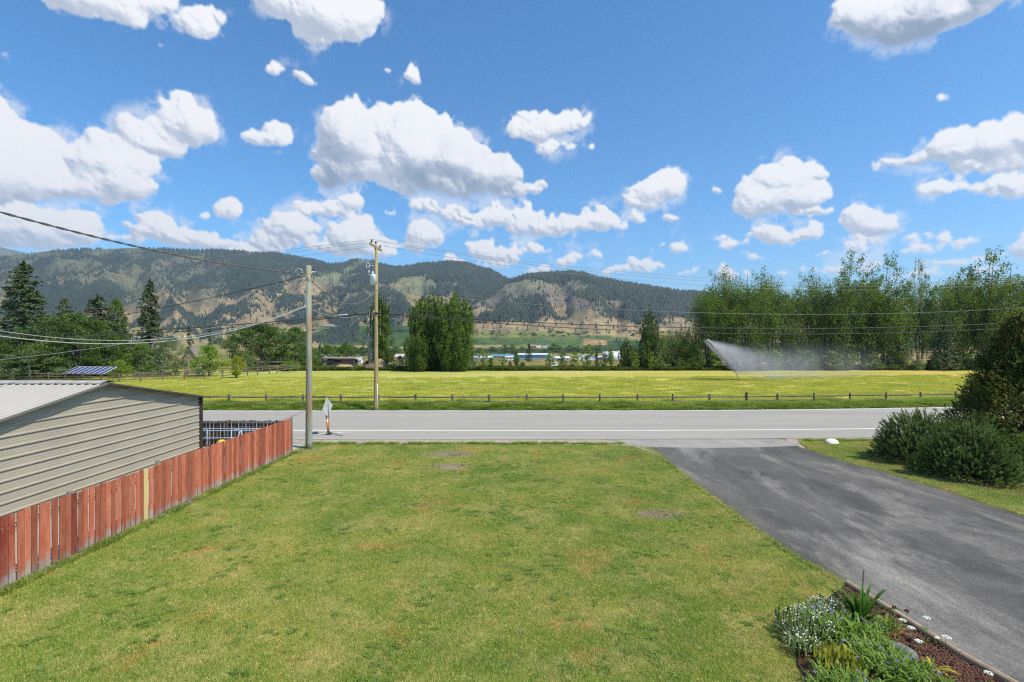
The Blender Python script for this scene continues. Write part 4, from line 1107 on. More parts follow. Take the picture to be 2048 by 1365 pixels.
def make_wires():
    al = simple('bare_conductor', (.22, .225, .23), rough=.5, metal=.3); pale = simple('pale_sheath', (.34, .345, .35), rough=.5); blk = GM['cable']
    A = (-9.2, 22.95, 7.8)                       # top of service pole
    B = (-9.4, 35.5, 8.30)                       # neutral height on the tall pole
    C = (-9.5, 35.45, 6.75)                      # communication cables on the tall pole
    # high conductors
    for y, z, s, w in ((34.42, 11.6, 2.6, 'nearest'), (35.48, 11.68, 2.75, 'middle'), (36.62, 11.6, 2.9, 'farthest')):
        wire('conductor', (-9.38, y, z), (60, y + 9.5, 12.0), s, .011, al, 'bare overhead conductor running right from the crossarm over the road, %s of three' % w, 'wire', 40)
        wire('conductor', (-9.38, y, z), (-78, y + 6, 11.2), s * .7, .011, al, 'bare overhead conductor running left from the crossarm over the road, %s of three' % w, 'wire', 40)
    wire('neutral_wire', B, (60, 43.5, 9.3), 1.95, .010, al, 'single grey wire running right from below the transformer across the tree row', 'wire', 40)
    wire('neutral_wire', B, (-78, 41, 8.6), 1.5, .010, al, 'single grey wire running left from below the transformer towards the spruces', 'wire', 40)
    wire('phone_cable', C, (60, 43.5, 7.7), 1.45, .030, blk, 'thick black cable running right from the tall pole, upper of two', 'cable', 40)
    wire('phone_cable', (C[0], C[1], 6.70), (60, 43.5, 7.55), 1.78, .026, blk, 'thick black cable running right from the tall pole, lower of two', 'cable', 40)
    wire('phone_cable', C, (-78, 41, 7.2), 1.75, .032, blk, 'thick black cable running left from the tall pole, upper of two', 'cable', 40)
    wire('phone_cable', (C[0], C[1], 6.70), (-78, 41, 6.95), 1.95, .028, blk, 'thick black cable running left from the tall pole, lower of two', 'cable', 40)
    wire('splice_case', (-12.1, 35.45, 6.55), (-11.3, 35.45, 6.62), 0, .06, pale, 'pale cylindrical splice case hanging on the black cables beside the tall pole', 'splice case', 3)
    # between the poles and to the houses
    wire('twisted_service_cable', A, B, 1.15, .020, simple('weathered_cable', (.16, .15, .14), rough=.6), 'twisted grey cable sagging between the two poles', 'cable', 30, True)
    wire('twisted_service_cable', A, (-13.6, 9.0, 8.45), .45, .024, simple('weathered_cable2', (.10, .10, .10), rough=.6), 'twisted dark cable rising to the upper left from the nearer pole', 'cable', 34, True)
    wire('service_cable', (A[0], A[1], 7.70), (-38, 32, 4.85), .55, .018, blk, 'black cable falling left from the nearer pole top towards the trees', 'cable', 30)
    D_ = (-9.2, 22.9, 6.33)
    wire('white_cable', D_, (-16.5, 14.5, 5.30), 1.05, .014, pale, 'white cable looping left from halfway up the nearer pole, lower of the pair', 'cable', 30)
    wire('white_cable', (D_[0], D_[1], 6.36), (-16.5, 14.8, 5.42), 1.02, .009, pale, 'thin white cable looping left from halfway up the nearer pole, upper of the pair', 'cable', 30)
    wire('house_drop_wire', D_, (-24.0, 20.0, 3.75), .42, .008, pale, 'thin pale wire falling left from the nearer pole over the shed roof', 'wire', 30)
    wire('black_drop_cable', (-9.1, 23.05, 6.25), (-10.5, 35.3, 6.55), .25, .012, pale, 'thin pale wire between the nearer pole and the black cables', 'wire', 14)
make_wires()

# ------------------------------------------------------------------ road works sign stand, delineator, rock
def make_road_things():
    alu = simple('sign_back_aluminium', (.42, .43, .45), (.52, .53, .55), 2, .45, metal=.2); steel = GM['steel']; dark = simple('sign_dark', (.07, .07, .075), rough=.6)
    base = Vector((-9.31, 26.2, .03))
    t = empty('temporary_road_sign', base, 0, 'diamond road sign seen nearly edge-on, on a spread-leg stand at the roadside', 'road sign')
    mb = MB(); mb.tube([(0, 0, .10), (-.02, 0, 1.0), (-.06, 0, 1.90)], .016, 8); mb.obj('mast', dark, t)
    mb = MB(); mb.tube([(0, 0, .02), (0, 0, .20)], .05, 8); mb.box((.04, 0, .10), (.16, .12, .06)); mb.obj('hub', dark, t)
    for a, b_, mm in (((-1.27, -.35, .005), 0, steel), ((.88, .62, .01), 0, steel), ((.78, -.30, .005), 0, dark), ((-.82, .30, .01), 0, dark)):
        mb = MB(); mb.tube([(0, 0, .09), a], .015, 6); mb.box(a, (.05, .05, .03)); mb.obj('leg', mm, t)
    # square plate stood on its corner and turned almost away
    s = .53; th = .004
    mb = MB(); mb.prism([(0, -s), (s * .98, 0), (0, s), (-s * .98, 0)], 'y', -th, th)
    o = mb.obj('sign_plate', alu, t); o.matrix_local = Matrix.Translation((-.065, -.03, 1.40)) @ Matrix.Rotation(math.radians(82), 4, 'Z') @ Matrix.Rotation(math.radians(-7), 4, 'Y')
    mb = MB(); mb.prism([(0, -s * .93), (s * .91, 0), (0, s * .93), (-s * .91, 0)], 'y', -.003, -.0005)
    q = mb.obj('sign_face', simple('sign_orange', (.85, .28, .03), rough=.5), o, (0, th + .006, 0))
    mb = MB(); mb.box((-.10, -.02, 1.40), (.03, .03, .95)); mb.obj('plate_brace', dark, t)
    mb = MB(); mb.box((-.01, -.03, .80), (.05, .03, .06)); mb.obj('tag', simple('orange_tag', (.85, .25, .04), rough=.5), t)
    t = empty('traffic_delineator', (-9.42, 26.45, .03), 0, 'slim orange traffic delineator post with a white band beside the road sign', 'traffic post')
    org = simple('delineator_orange', (.90, .22, .02), (.95, .30, .04), 3, .5); wht = simple('reflective_white', (.75, .72, .70), rough=.4); gr = simple('reflective_grey', (.42, .25, .22), rough=.4)
    def R(z): return .057 - .012 * z
    def X(z): return -.11 * z
    def seg(nm, z0, z1, m_, k=1.0): mb = MB(); mb.tube([(X(z0), 0, z0), (X(z1), 0, z1)], [R(z0) * k, R(z1) * k], 12); mb.obj(nm, m_, t)
    seg('post', .05, .98, org); seg('reflective_band', .58, .70, wht, 1.06); seg('reflective_band', .82, .92, gr, 1.06)
    mb = MB(); mb.tube([(X(.98), 0, .98), (X(1.0), 0, 1.0), (X(1.03), 0, 1.03)], [.055, .055, .03], 12); mb.obj('cap', org, t)
    mb = MB(); mb.tube([(0, 0, 0), (0, 0, .05)], [.19, .16], 8, smooth=False); mb.obj('base', simple('black_rubber', (.02, .02, .022), rough=.8), t)
make_road_things()
def rock(name, loc, s, mat, seed, label, cat='rock', sub=3):
    import bmesh
    bm = bmesh.new(); bmesh.ops.create_icosphere(bm, subdivisions=sub, radius=1)
    for v in bm.verts:
        p = v.co.copy(); k = .78 + .45 * float(fb(p.x * 1.4 + seed + 9, p.y * 1.4 + p.z * 2.1 + 9, seed, 3))
        v.co = p * k; v.co.z = max(v.co.z, -.4)
        v.co = Vector((v.co.x * s[0], v.co.y * s[1], v.co.z * s[2]))
    me = bpy.data.meshes.new(name); bm.to_mesh(me); bm.free(); me.materials.append(mat)
    o = link(name, me, None, loc, (0, 0, seed)); tag(o, label, cat); return o
rock('boulder', (G(1664, 887).x, G(1664, 887).y, .02), (.30, .24, .20), simple('white_rock', (.62, .60, .55), (.78, .76, .72), 5, .9, bmp=.6, detail=8), 3, 'rounded white rock on the small lawn right of the driveway mouth')

# ------------------------------------------------------------------ foliage generators (numpy)
def unit(v): return v / np.maximum(np.linalg.norm(v, axis=-1, keepdims=True), 1e-9)
def leaf_quads(c, out, size, rng, asp=.55, flat=.6):
    """rhombus leaves at points c, facing roughly out"""
    n = len(c)
    nrm = unit(out * flat + rng.randn(n, 3) * .75)
    a = unit(np.cross(nrm, rng.randn(n, 3))); b = np.cross(nrm, a)
    s = (size * rng.uniform(.6, 1.3, n))[:, None]
    v = np.stack([c - a * s * .5, c + b * s * asp * .5, c + a * s * .5, c - b * s * asp * .5], 1)
    return v.reshape(-1, 3)
def crown_mesh(name, clumps, rad, per, size, mat, rng, stretch=(1, 1, 1), centre=None, asp=.6):
    k = len(clumps); n = k * per
    d = rng.randn(n, 3); d = unit(d) * (rng.rand(n, 1) ** .45)
    c0 = np.repeat(clumps, per, 0); r = np.repeat(rad, per)[:, None]
    p = c0 + d * r * np.array(stretch)
    out = unit(d + (unit(p - centre) * .6 if centre is not None else 0) + np.array([0, 0, .35]))
    v = leaf_quads(p, out, size, rng, asp)
    f = np.arange(4 * n).reshape(-1, 4)
    return npmesh(name, v, f, mat)
def limbs_mesh(name, trunk, limbs, mat, n=7):
    mb = MB(); mb.tube(trunk[0], trunk[1], n)
    for p, r in limbs: mb.tube(p, r, 5)
    return mb.mesh(name, mat)
PR = {}
def bark(name, a, b, s=3): return simple(name, a, b, s, .9, (6, 6, .8), bmp=.5)
BARK = bark('bark_grey', (.09, .075, .06), (.20, .17, .14)); BARKD = bark('bark_dark', (.045, .035, .027), (.10, .08, .06)); BARKL = bark('bark_pale', (.28, .27, .24), (.45, .43, .39))
def proto_round(key, seed, Hh, W, mat, nclump=150, per=70, leaf=.24, low=.12, shape=1.0, trunk_r=.2, barkm=BARK, clump=.8, ragged=.25, open_=.0):
    rng = np.random.RandomState(seed)
    R = W / 2; cl = []
    ph = rng.rand(5) * 6.28
    while len(cl) < nclump:
        t = rng.rand(); az = rng.rand() * 6.28
        env = (math.sin(math.pi * min(1, (t * .93 + .07)) ** shape)) ** .62
        lump = 1 + ragged * (math.sin(az * 2 + ph[0] + t * 5) * .5 + math.sin(az * 3 + ph[1] - t * 7) * .5) + rng.normal() * .06
        q = rng.rand() ** (.38 if not open_ else .6)
        r = R * env * lump * q
        r = max(0, r - clump * .35)
        cl.append((math.cos(az) * r, math.sin(az) * r, Hh * (low + (1 - low) * t) - clump * .3 * (t > .9)))
    cl = np.array(cl); rad = rng.uniform(.6, 1.25, nclump) * clump
    cm = crown_mesh('crown', cl, rad, per, leaf, mat, rng, (1, 1, .72), np.array([0, 0, Hh * .45]))
    pr = random.Random(seed)
    tr = ([(0, 0, -.2), (0, 0, .5), (pr.uniform(-.2, .2), pr.uniform(-.2, .2), Hh * .4), (pr.uniform(-.4, .4), pr.uniform(-.4, .4), Hh * .8)], [trunk_r * 1.3, trunk_r, trunk_r * .6, trunk_r * .15])
    lb = []
    for i in range(14):
        c = cl[pr.randrange(nclump)]; z0 = max(Hh * .12, c[2] * .5)
        lb.append(([(0, 0, z0), (c[0] * .5, c[1] * .5, (z0 + c[2]) * .52), (c[0] * .93, c[1] * .93, c[2])], [trunk_r * .45, trunk_r * .25, trunk_r * .06]))
    PR[key] = (limbs_mesh('trunk', tr, lb, barkm), cm, Hh, W)
def proto_plume(key, seed, Hh, W, mat, nplume=26, per=60, leaf=.26, base=.05, spread=.9, trunk_r=.18, barkm=BARK, lean=0.0, sparse=1.0, flame=False, clump=.55, stems=5, round_top=1.0, vary=.14, blunt=.02):
    """poplars and cottonwoods: many upward plumes of leaves"""
    rng = np.random.RandomState(seed); cl = []; rad = []; lb = []
    R = W / 2; pr = random.Random(seed)
    for i in range(nplume):
        az = rng.rand() * 6.28; q = math.sqrt(rng.rand()) if not flame else rng.rand() * .9
        bx, by = math.cos(az) * R * q * .45, math.sin(az) * R * q * .45
        tx, ty = math.cos(az) * R * q * spread, math.sin(az) * R * q * spread
        top = Hh * (1 - (q ** 2) * .30 * round_top) * rng.uniform(1 - vary, 1.0); bot = Hh * base * (1 + 2 * rng.rand())
        m = int(12 + Hh * 2.3)
        for j in range(m):
            t = j / (m - 1); tt = t + rng.normal() * .02
            x = bx + (tx - bx) * tt ** .8 + lean * (tt ** 2) * Hh; y = by + (ty - by) * tt ** .8; z = bot + (top - bot) * tt
            wid = (math.sin(math.pi * min(1, .12 + t * .88)) ** .8) * (1 - t * .3) * (1 - blunt) + blunt
            if rng.rand() > sparse: continue
            jr = clump * 1.25 * wid + .05
            cl.append((x + rng.normal() * jr, y + rng.normal() * jr, z)); rad.append(clump * (.16 + 1.0 * wid) * rng.uniform(.7, 1.2))
        if i < 12: lb.append(([(bx * .5, by * .5, bot), ((bx + tx) / 2, (by + ty) / 2, (bot + top) / 2), (tx + lean * Hh, ty, top * .97)], [trunk_r * .4, trunk_r * .25, .02]))
    cl = np.array(cl); rad = np.array(rad)
    cm = crown_mesh('crown', cl, rad, per, leaf, mat, rng, (.85, .85, 1.25), None, .6)
    trs = ([(0, 0, -.2), (0, 0, .4), (0, 0, Hh * .45), (lean * Hh * .6, 0, Hh * .85)], [trunk_r * 1.3, trunk_r, trunk_r * .7, .03])
    for i in range(stems):
        a = pr.random() * 6.28; lb.append(([(math.cos(a) * .3, math.sin(a) * .3, 0), (math.cos(a) * R * .25, math.sin(a) * R * .25, Hh * .3), (math.cos(a) * R * .45 + lean * Hh * .4, math.sin(a) * R * .45, Hh * .7)], [trunk_r * .7, trunk_r * .5, .03]))
    PR[key] = (limbs_mesh('trunk', trs, lb, barkm), cm, Hh, W)
def proto_spruce(key, seed, Hh, W, mat, per=26, leaf=.34, gap=.42, droop=.25, trunk_r=.2, barkm=BARKD, ragged=.3, bare=.06):
    rng = np.random.RandomState(seed); pts = []; outs = []; lb = []
    z = Hh * bare; pr = random.Random(seed)
    while z < Hh * .985:
        t = z / Hh; L0 = W / 2 * (1 - t) ** .68 + .10
        if t < .14: L0 *= .6 + t * 2.9
        nb = int(5 + 5 * (1 - t))
        for b in range(nb):
            az = rng.rand() * 6.28; L = L0 * (1 - ragged * rng.rand() ** 1.5) * (1 + .18 * math.sin(az * 2 + z * .7))
            n = max(4, int(per * L / (W / 2) + 4))
            s = rng.rand(n) ** .65
            zz = z - droop * L * s ** 1.3 + .18 * L * s ** 3 + rng.randn(n) * .05
            side = rng.randn(n) * .11 * L * (1.15 - s)
            x = math.cos(az) * L * s - math.sin(az) * side; y = math.sin(az) * L * s + math.cos(az) * side
            hang = rng.rand(n) * .30 * (.4 + .6 * s)
            pts.append(np.stack([x, y, zz - hang], -1))
            o = np.stack([math.cos(az) * np.ones(n) * .5 + rng.randn(n) * .2, math.sin(az) * np.ones(n) * .5 + rng.randn(n) * .2, np.full(n, .8)], -1); outs.append(o)
            if rng.rand() < .35: lb.append(([(0, 0, z), (math.cos(az) * L * .5, math.sin(az) * L * .5, z - droop * L * .4), (math.cos(az) * L * .92, math.sin(az) * L * .92, z - droop * L + .1 * L)], [.05, .03, .012]))
        z += gap * (.55 + .75 * (1 - t)) * rng.uniform(.7, 1.2)
    pts.append(np.stack([rng.randn(30) * .05, rng.randn(30) * .05, Hh - rng.rand(30) * .6], -1)); outs.append(rng.randn(30, 3))
    p = np.concatenate(pts); o = unit(np.concatenate(outs))
    v = leaf_quads(p, o, leaf, rng, .42, 1.1)
    cm = npmesh('crown', v, np.arange(len(v)).reshape(-1, 4), mat)
    PR[key] = (limbs_mesh('trunk', ([(0, 0, -.2), (0, 0, Hh * .5), (0, 0, Hh * .98)], [trunk_r, trunk_r * .6, .02]), lb, barkm), cm, Hh, W)

def plant(key, x, ytop, w, D, label, cat, name, ybase=None, rz=None, group=None, base=None, rnd=random.Random(77)):
    """a tree whose crown spans w photo pixels and reaches ytop, standing at distance D"""
    tr, cr, Hh, W = PR[key]
    X = (x - 1024) / F * D
    z0 = gz(X, D) if base is None else base
    ztop = H + (HY - ytop) / F * D
    sz = (ztop - z0) / Hh; sw = (w / F * D) / W
    r = empty(name, (X, D, z0), rnd.random() * 6.28 if rz is None else rz, label, cat, group)
    a = link('trunk', tr, r); b = link('crown', cr, r)
    r.scale = (sw, sw, sz)
    return r

def make_protos():
    g_dark = leafmat('leaf_dark_green', (.036, .080, .014), (.12, .19, .034), .35, .35, 3.0)
    g_mid = leafmat('leaf_mid_green', (.06, .12, .02), (.17, .26, .045), .42, .35, 3.0)
    g_light = leafmat('leaf_light_green', (.11, .20, .025), (.26, .38, .055), .48, .35, 3.0)
    g_yel = leafmat('leaf_yellow_green', (.20, .26, .015), (.42, .42, .03), .5, .5, 3.0)
    g_grey = leafmat('leaf_grey_green', (.08, .125, .05), (.19, .25, .11), .38, .35, 3.0)
    g_cott = leafmat('leaf_cottonwood', (.048, .105, .018), (.19, .275, .052), .42, .5, 3.5)
    g_pop = leafmat('leaf_poplar', (.052, .102, .022), (.205, .29, .06), .42, .3, 3.0)
    n_dark = leafmat('needle_spruce', (.035, .065, .025), (.095, .135, .05), .15, .5, 4.0)
    n_grey = leafmat('needle_grey', (.065, .09, .045), (.15, .185, .095), .15, .5, 4.0)
    GM.update(g_dark=g_dark, g_mid=g_mid, g_light=g_light, g_grey=g_grey, n_dark=n_dark, g_yel=g_yel)
    proto_round('dark', 1, 9, 12, g_dark, 230, 85, .26, .06, .9, .3, clump=1.0)
    proto_round('dark2', 2, 8, 9, g_dark, 170, 85, .25, .04, .85, .25, clump=.85)
    proto_round('mid', 3, 8, 8, g_mid, 150, 80, .24, .05, .9, .2, clump=.8)
    proto_round('light', 4, 5, 5, g_light, 110, 70, .18, .08, .9, .12, clump=.55)
    proto_round('grey', 5, 6, 8, g_grey, 150, 70, .19, .04, .85, .15, clump=.65, barkm=BARKL)
    proto_round('yellow', 6, 3.5, 4, g_yel, 70, 60, .16, .14, 1.1, .08, clump=.42)
    proto_round('bush', 7, 3, 4.5, g_mid, 80, 60, .18, .02, .7, .08, clump=.5)
    proto_round('bushd', 8, 3, 4.5, g_dark, 80, 60, .18, .02, .7, .08, clump=.5)
    proto_round('young', 9, 4, 2.4, g_light, 46, 55, .15, .12, .8, .05, clump=.34, ragged=.35)
    proto_round('young2', 10, 4, 2.2, g_mid, 42, 55, .15, .16, 1.0, .05, clump=.34, ragged=.35)
    proto_round('far', 11, 8, 9, g_dark, 60, 40, .55, .03, .8, .2, clump=1.2)
    proto_round('farl', 12, 8, 9, g_mid, 60, 40, .55, .03, .8, .2, clump=1.2)
    proto_plume('lombardy', 20, 12.5, 4.2, leafmat('leaf_lombardy', (.05, .11, .018), (.18, .27, .045), .42, .5, 3.5), 26, 50, .2, .03, .9, .22, BARKL, flame=True, clump=.46, stems=3, round_top=.8)
    proto_plume('cotton', 21, 13.5, 10, g_cott, 64, 34, .24, .02, 1.0, .2, BARKL, clump=.56, stems=7, round_top=1.0, sparse=.85, vary=.22, blunt=.28)
    proto_plume('popa', 22, 18, 8, g_pop, 13, 44, .26, .16, 1.05, .16, BARK, lean=.02, sparse=.56, clump=1.05, stems=3, vary=.28, blunt=.75)
    proto_plume('popb', 23, 18, 8, g_pop, 14, 44, .26, .07, 1.05, .16, BARK, lean=.01, sparse=.54, clump=1.05, stems=4, vary=.32, blunt=.75)
    proto_plume('popc', 24, 18, 8, g_pop, 14, 40, .26, .12, 1.1, .16, BARK, lean=.08, sparse=.58, clump=.95, stems=3, round_top=1.4, vary=.28, blunt=.42)
    proto_plume('poplight', 25, 9, 6, leafmat('leaf_young_poplar', (.07, .12, .03), (.17, .235, .065), .45, .5, 3.5), 22, 50, .2, .03, .8, .12, BARK, clump=.42, sparse=.8, stems=2, flame=True)
    proto_plume('slim', 26, 5, 1.0, g_light, 6, 30, .13, .1, .7, .04, BARK, clump=.17, stems=0, flame=True)
    proto_spruce('spruce', 30, 15, 8.5, n_dark, 60, .40, gap=.36, ragged=.4)
    proto_spruce('spruce2', 31, 14, 6.4, n_dark, 52, .38, gap=.38, droop=.32, ragged=.5)
    proto_spruce('cedar', 32, 12, 9, n_grey, 56, .38, gap=.36, droop=.12, ragged=.5)
    proto_spruce('small_fir', 33, 3, 1.6, n_dark, 20, .13, gap=.14, trunk_r=.05)
    proto_spruce('far_fir', 34, 12, 5, n_dark, 9, .8, gap=.7)
make_protos()
def left_trees():
    L = [('spruce', 48, 522, 172, 72, 'tall dark spruce at the far left edge, highest tree left of the hills', 'spruce', 'spruce_tree'),
         ('cedar', 196, 588, 175, 80, 'broad grey-green conifer rising behind the big dark leafy tree on the left', 'conifer', 'conifer_tree'),
         ('cedar', 128, 594, 110, 84, 'grey-green conifer squeezed between the tall spruce and the broad conifer', 'conifer', 'conifer_tree'),
         ('mid', 232, 598, 60, 84, 'pale feathery tree top behind the broad grey-green conifer', 'tree', 'leafy_tree'),
         ('dark', 150, 628, 200, 68, 'big dark leafy tree behind the solar panels', 'tree', 'leafy_tree'),
         ('dark2', 48, 660, 130, 66, 'dark leafy tree below the tall spruce at the left edge', 'tree', 'leafy_tree'),
         ('dark2', 214, 662, 90, 68, 'dark leafy tree just right of the big dark one behind the solar panels', 'tree', 'leafy_tree'),
         ('grey', 60, 700, 170, 63.5, 'low grey-green bushy tree behind the paddock fence left of the solar panels', 'bush', 'bushy_tree'),
         ('mid', -60, 640, 160, 66, 'leafy tree cut by the left edge of the picture', 'tree', 'leafy_tree'),
         ('spruce2', 300, 557, 84, 76, 'lone narrow dark spruce between the leafy trees on the left', 'spruce', 'spruce_tree'),
         ('light', 283, 684, 54, 69, 'bright green round tree below the lone narrow spruce', 'tree', 'leafy_tree'),
         ('grey', 330, 680, 100, 70, 'grey-green birch-like tree right of the bright green round tree', 'tree', 'birch_tree'),
         ('light', 240, 720, 40, 66, 'small light bush right behind the solar panels', 'bush', 'garden_bush'),
         ('light', 418, 690, 70, 70, 'bright green garden tree beside the small gabled house', 'tree', 'leafy_tree'),
         ('yellow', 473, 713, 42, 67, 'small yellow-leaved tree behind the paddock fence', 'tree', 'yellow_tree'),
         ('grey', 492, 709, 46, 80, 'grey-green bush behind the yellow-leaved tree', 'bush', 'garden_bush'),
         ('dark', 522, 648, 150, 92, 'wide dark round tree left of the nearer utility pole', 'tree', 'leafy_tree'),
         ('mid', 590, 655, 90, 94, 'olive-green tree behind the nearer utility pole', 'tree', 'leafy_tree'),
         ('grey', 525, 725, 40, 82, 'low pale bush in front of the open shelter', 'bush', 'garden_bush'),
         ('light', 579, 722, 44, 82, 'low bright green bush beside the open shelter', 'bush', 'garden_bush'),
         ('mid', 618, 700, 46, 88, 'mid-green bush close behind the nearer utility pole', 'bush', 'garden_bush'),
         ('mid', 655, 690, 60, 100, 'round green tree behind the old lumber shed', 'tree', 'leafy_tree'),
         ('mid', 688, 688, 50, 104, 'darker round green tree behind the right end of the old lumber shed', 'tree', 'leafy_tree'),
         ('lombardy', 760, 588, 52, 92, 'tall narrow columnar poplar behind the tall utility pole', 'poplar', 'columnar_poplar'),
         ('bushd', 776, 700, 34, 90, 'dark shrub at the foot of the columnar poplar', 'bush', 'garden_bush'),
         ('bush', 735, 722, 26, 92, 'small shrub left of the foot of the columnar poplar', 'bush', 'garden_bush'),
         ('grey', 800, 712, 30, 84, 'pale bush left of the great cottonwood', 'bush', 'garden_bush'),
         ('cotton', 905, 574, 92, 82, 'right half of the great green cottonwood clump in the middle of the field edge', 'cottonwood', 'cottonwood_tree'),
         ('cotton', 860, 576, 88, 84, 'left half of the great green cottonwood clump in the middle of the field edge', 'cottonwood', 'cottonwood_tree'),
         ('cotton', 838, 660, 60, 81, 'lower cottonwood at the left foot of the great clump', 'cottonwood', 'cottonwood_tree'),
         ('cotton', 922, 650, 52, 81, 'lower cottonwood at the right foot of the great clump', 'cottonwood', 'cottonwood_tree'),
         ('grey', 945, 700, 26, 83, 'pale bush at the right foot of the great cottonwood', 'bush', 'garden_bush'),
         ('far_fir', 378, 652, 22, 190, 'slim distant conifer above the gabled house', 'conifer', 'conifer_tree'),
         ('far_fir', 420, 655, 22, 200, 'slim distant conifer right of the gabled house', 'conifer', 'conifer_tree'),
         ('far_fir', 640, 688, 20, 210, 'small distant conifer right of the nearer utility pole', 'conifer', 'conifer_tree'),
         ('far_fir', 693, 684, 16, 230, 'small distant conifer above the old lumber shed', 'conifer', 'conifer_tree')]
    for k, x, yt, w, D, lab, cat, nm in L: plant(k, x, yt, w, D, lab, cat, nm)
    # dead grey stem of the columnar poplar
    mb = MB(); rr = random.Random(3)
    for i in range(9):
        x = rr.uniform(-.8, .8); mb.tube([(x * .4, rr.uniform(-.2, .2), 0), (x * .8, rr.uniform(-.3, .3), 4.5), (x * 1.1, 0, rr.uniform(8, 11))], [.22, .14, .02], 6)
    o = mb.obj('dead_trunk', BARKL, None, ((741 - 1024) / F * 91, 91, gz(-25, 91))); tag(o, 'bare grey stems of a dying poplar beside the columnar one', 'dead tree')
def wind_break():
    Y = [('young', 965, 702, 22, 84, 'bushy light green young tree, first right of the great cottonwood'), ('slim', 982, 712, 14, 84, 'slender sapling, second in the young row right of the cottonwood'),
         ('young', 1005, 714, 20, 84.5, 'small round young tree between the two slender saplings on the left of the row'), ('slim', 1033, 696, 12, 85, 'tall thin columnar sapling in front of the warehouses'),
         ('small_fir', 1020, 722, 16, 84, 'small dark fir at the foot of the thin columnar sapling'), ('bush', 1045, 725, 18, 84, 'low round bush just right of the thin columnar sapling'),
         ('small_fir', 1081, 732, 10, 84, 'tiny dark fir standing alone in the gap of the young row'), ('young', 1101, 704, 24, 84.5, 'young tree left of the white car'),
         ('young2', 1126, 708, 26, 84.5, 'young tree right of the white car'), ('small_fir', 1136, 736, 16, 83.8, 'tiny flat dark bush between two young trees'),
         ('young', 1149, 704, 26, 84.5, 'pale young tree left of the roundest one in the row'), ('young', 1174, 692, 28, 84.5, 'tallest round young tree of the row, in front of the white tank house'),
         ('small_fir', 1193, 700, 16, 84, 'dark narrow fir in the young row beside the storage tank'), ('young2', 1208, 706, 20, 84.5, 'thin young tree in front of the storage tank, left side'),
         ('slim', 1222, 688, 11, 84.5, 'pillar-shaped sapling in front of the storage tank, right side'), ('bushd', 1237, 730, 16, 84, 'dark low bush right of the storage tank'),
         ('poplight', 1253, 678, 40, 84.5, 'dark bushy poplar right of the storage tank'), ('young', 1268, 704, 24, 83.5, 'light young tree before the tall pale poplar'),
         ('young', 1303, 704, 24, 83, 'light young tree in front of the tall pale poplar, right side'), ('young2', 1320, 712, 20, 83, 'small thin young tree right of the tall pale poplar'),
         ('poplight', 1299, 616, 58, 86, 'tall pale green poplar standing apart, left of the dark poplar row'), ('poplight', 1285, 690, 50, 85, 'dense green bush at the foot of the tall pale poplar')]
    for k, x, yt, w, D, lab in Y:
        cat = 'fir' if k == 'small_fir' else ('bush' if k.startswith('bush') else 'tree'); nm = {'fir': 'small_fir', 'bush': 'low_bush', 'tree': 'young_tree'}[cat]
        plant(k, x, yt, w, D, lab, cat, nm)
    R = [('popb', 1345, 660, 60, 86, 'low dark poplar at the left end of the poplar row'), ('popb', 1385, 648, 60, 87, 'dark poplar just behind the low one at the left end of the row'), ('popa', 1418, 572, 70, 86, 'leftmost tall poplar of the row, top edge stepping down to the left'),
         ('popa', 1456, 536, 76, 87, 'second tall poplar of the row, above the sprinkler jet'), ('popb', 1496, 528, 74, 86, 'third tall poplar of the row, with a pointed top'), ('popa', 1536, 536, 66, 88, 'fourth tall poplar of the row, with a forked top'),
         ('popb', 1586, 552, 70, 87, 'shorter poplar in the dip of the row right of the forked one'), ('popa', 1632, 540, 66, 88, 'poplar behind the spray mist, left of the highest group'), ('popc', 1690, 508, 84, 86, 'high poplar with wispy windblown twigs at its top'),
         ('popb', 1726, 516, 80, 88, 'dense poplar between the two windblown ones'), ('popc', 1768, 512, 84, 86, 'high poplar bending right in the wind, right of the wispy one'), ('popa', 1798, 600, 40, 88, 'poplar right of the highest group, standing lower'),
         ('popc', 1838, 524, 46, 86, 'thin leaning poplar standing apart against the sky'), ('popb', 1906, 524, 70, 86, 'broad poplar right of the thin leaning one'), ('popa', 1926, 540, 70, 89, 'poplar behind the broad one, right part of the row'),
         ('popc', 1975, 500, 100, 85, 'highest windblown poplar at the right of the row'), ('popb', 2020, 506, 90, 86, 'dense poplar near the right edge above the brownish evergreen'), ('popc', 2080, 512, 100, 85, 'poplar cut by the right edge of the picture'), ('popa', 2140, 530, 90, 86, 'poplar outside the right edge beside the cut one'),
         ('popb', 1650, 600, 60, 90, 'dim poplar behind the mist between taller ones')]
    for k, x, yt, w, D, lab in R: plant(k, x, yt - 15, w * 1.1, D, lab, 'poplar', 'poplar_tree')
    rr = random.Random(5)
    proto_round('under', 41, 4, 5, GM['g_grey'], 90, 60, .2, .02, .75, .08, clump=.6)
    for i in range(30):
        x = 1350 + i * 24 + rr.uniform(-8, 8); k = rr.choice(['bush', 'bushd', 'under', 'young', 'under'])
        plant(k, x, rr.uniform(690, 722), rr.uniform(26, 52), rr.uniform(83.5, 86), 'undergrowth bush at the foot of the poplar row', 'bush', 'undergrowth_bush', group='undergrowth bushes below the poplar row')
    plant('cedar', 1890, 640, 76, 84, 'dark brownish conifer in the poplar row right of the mist', 'conifer', 'conifer_tree')
    plant('cedar', 1800, 664, 50, 85, 'small grey-green conifer in the mist under the poplars', 'conifer', 'conifer_tree')
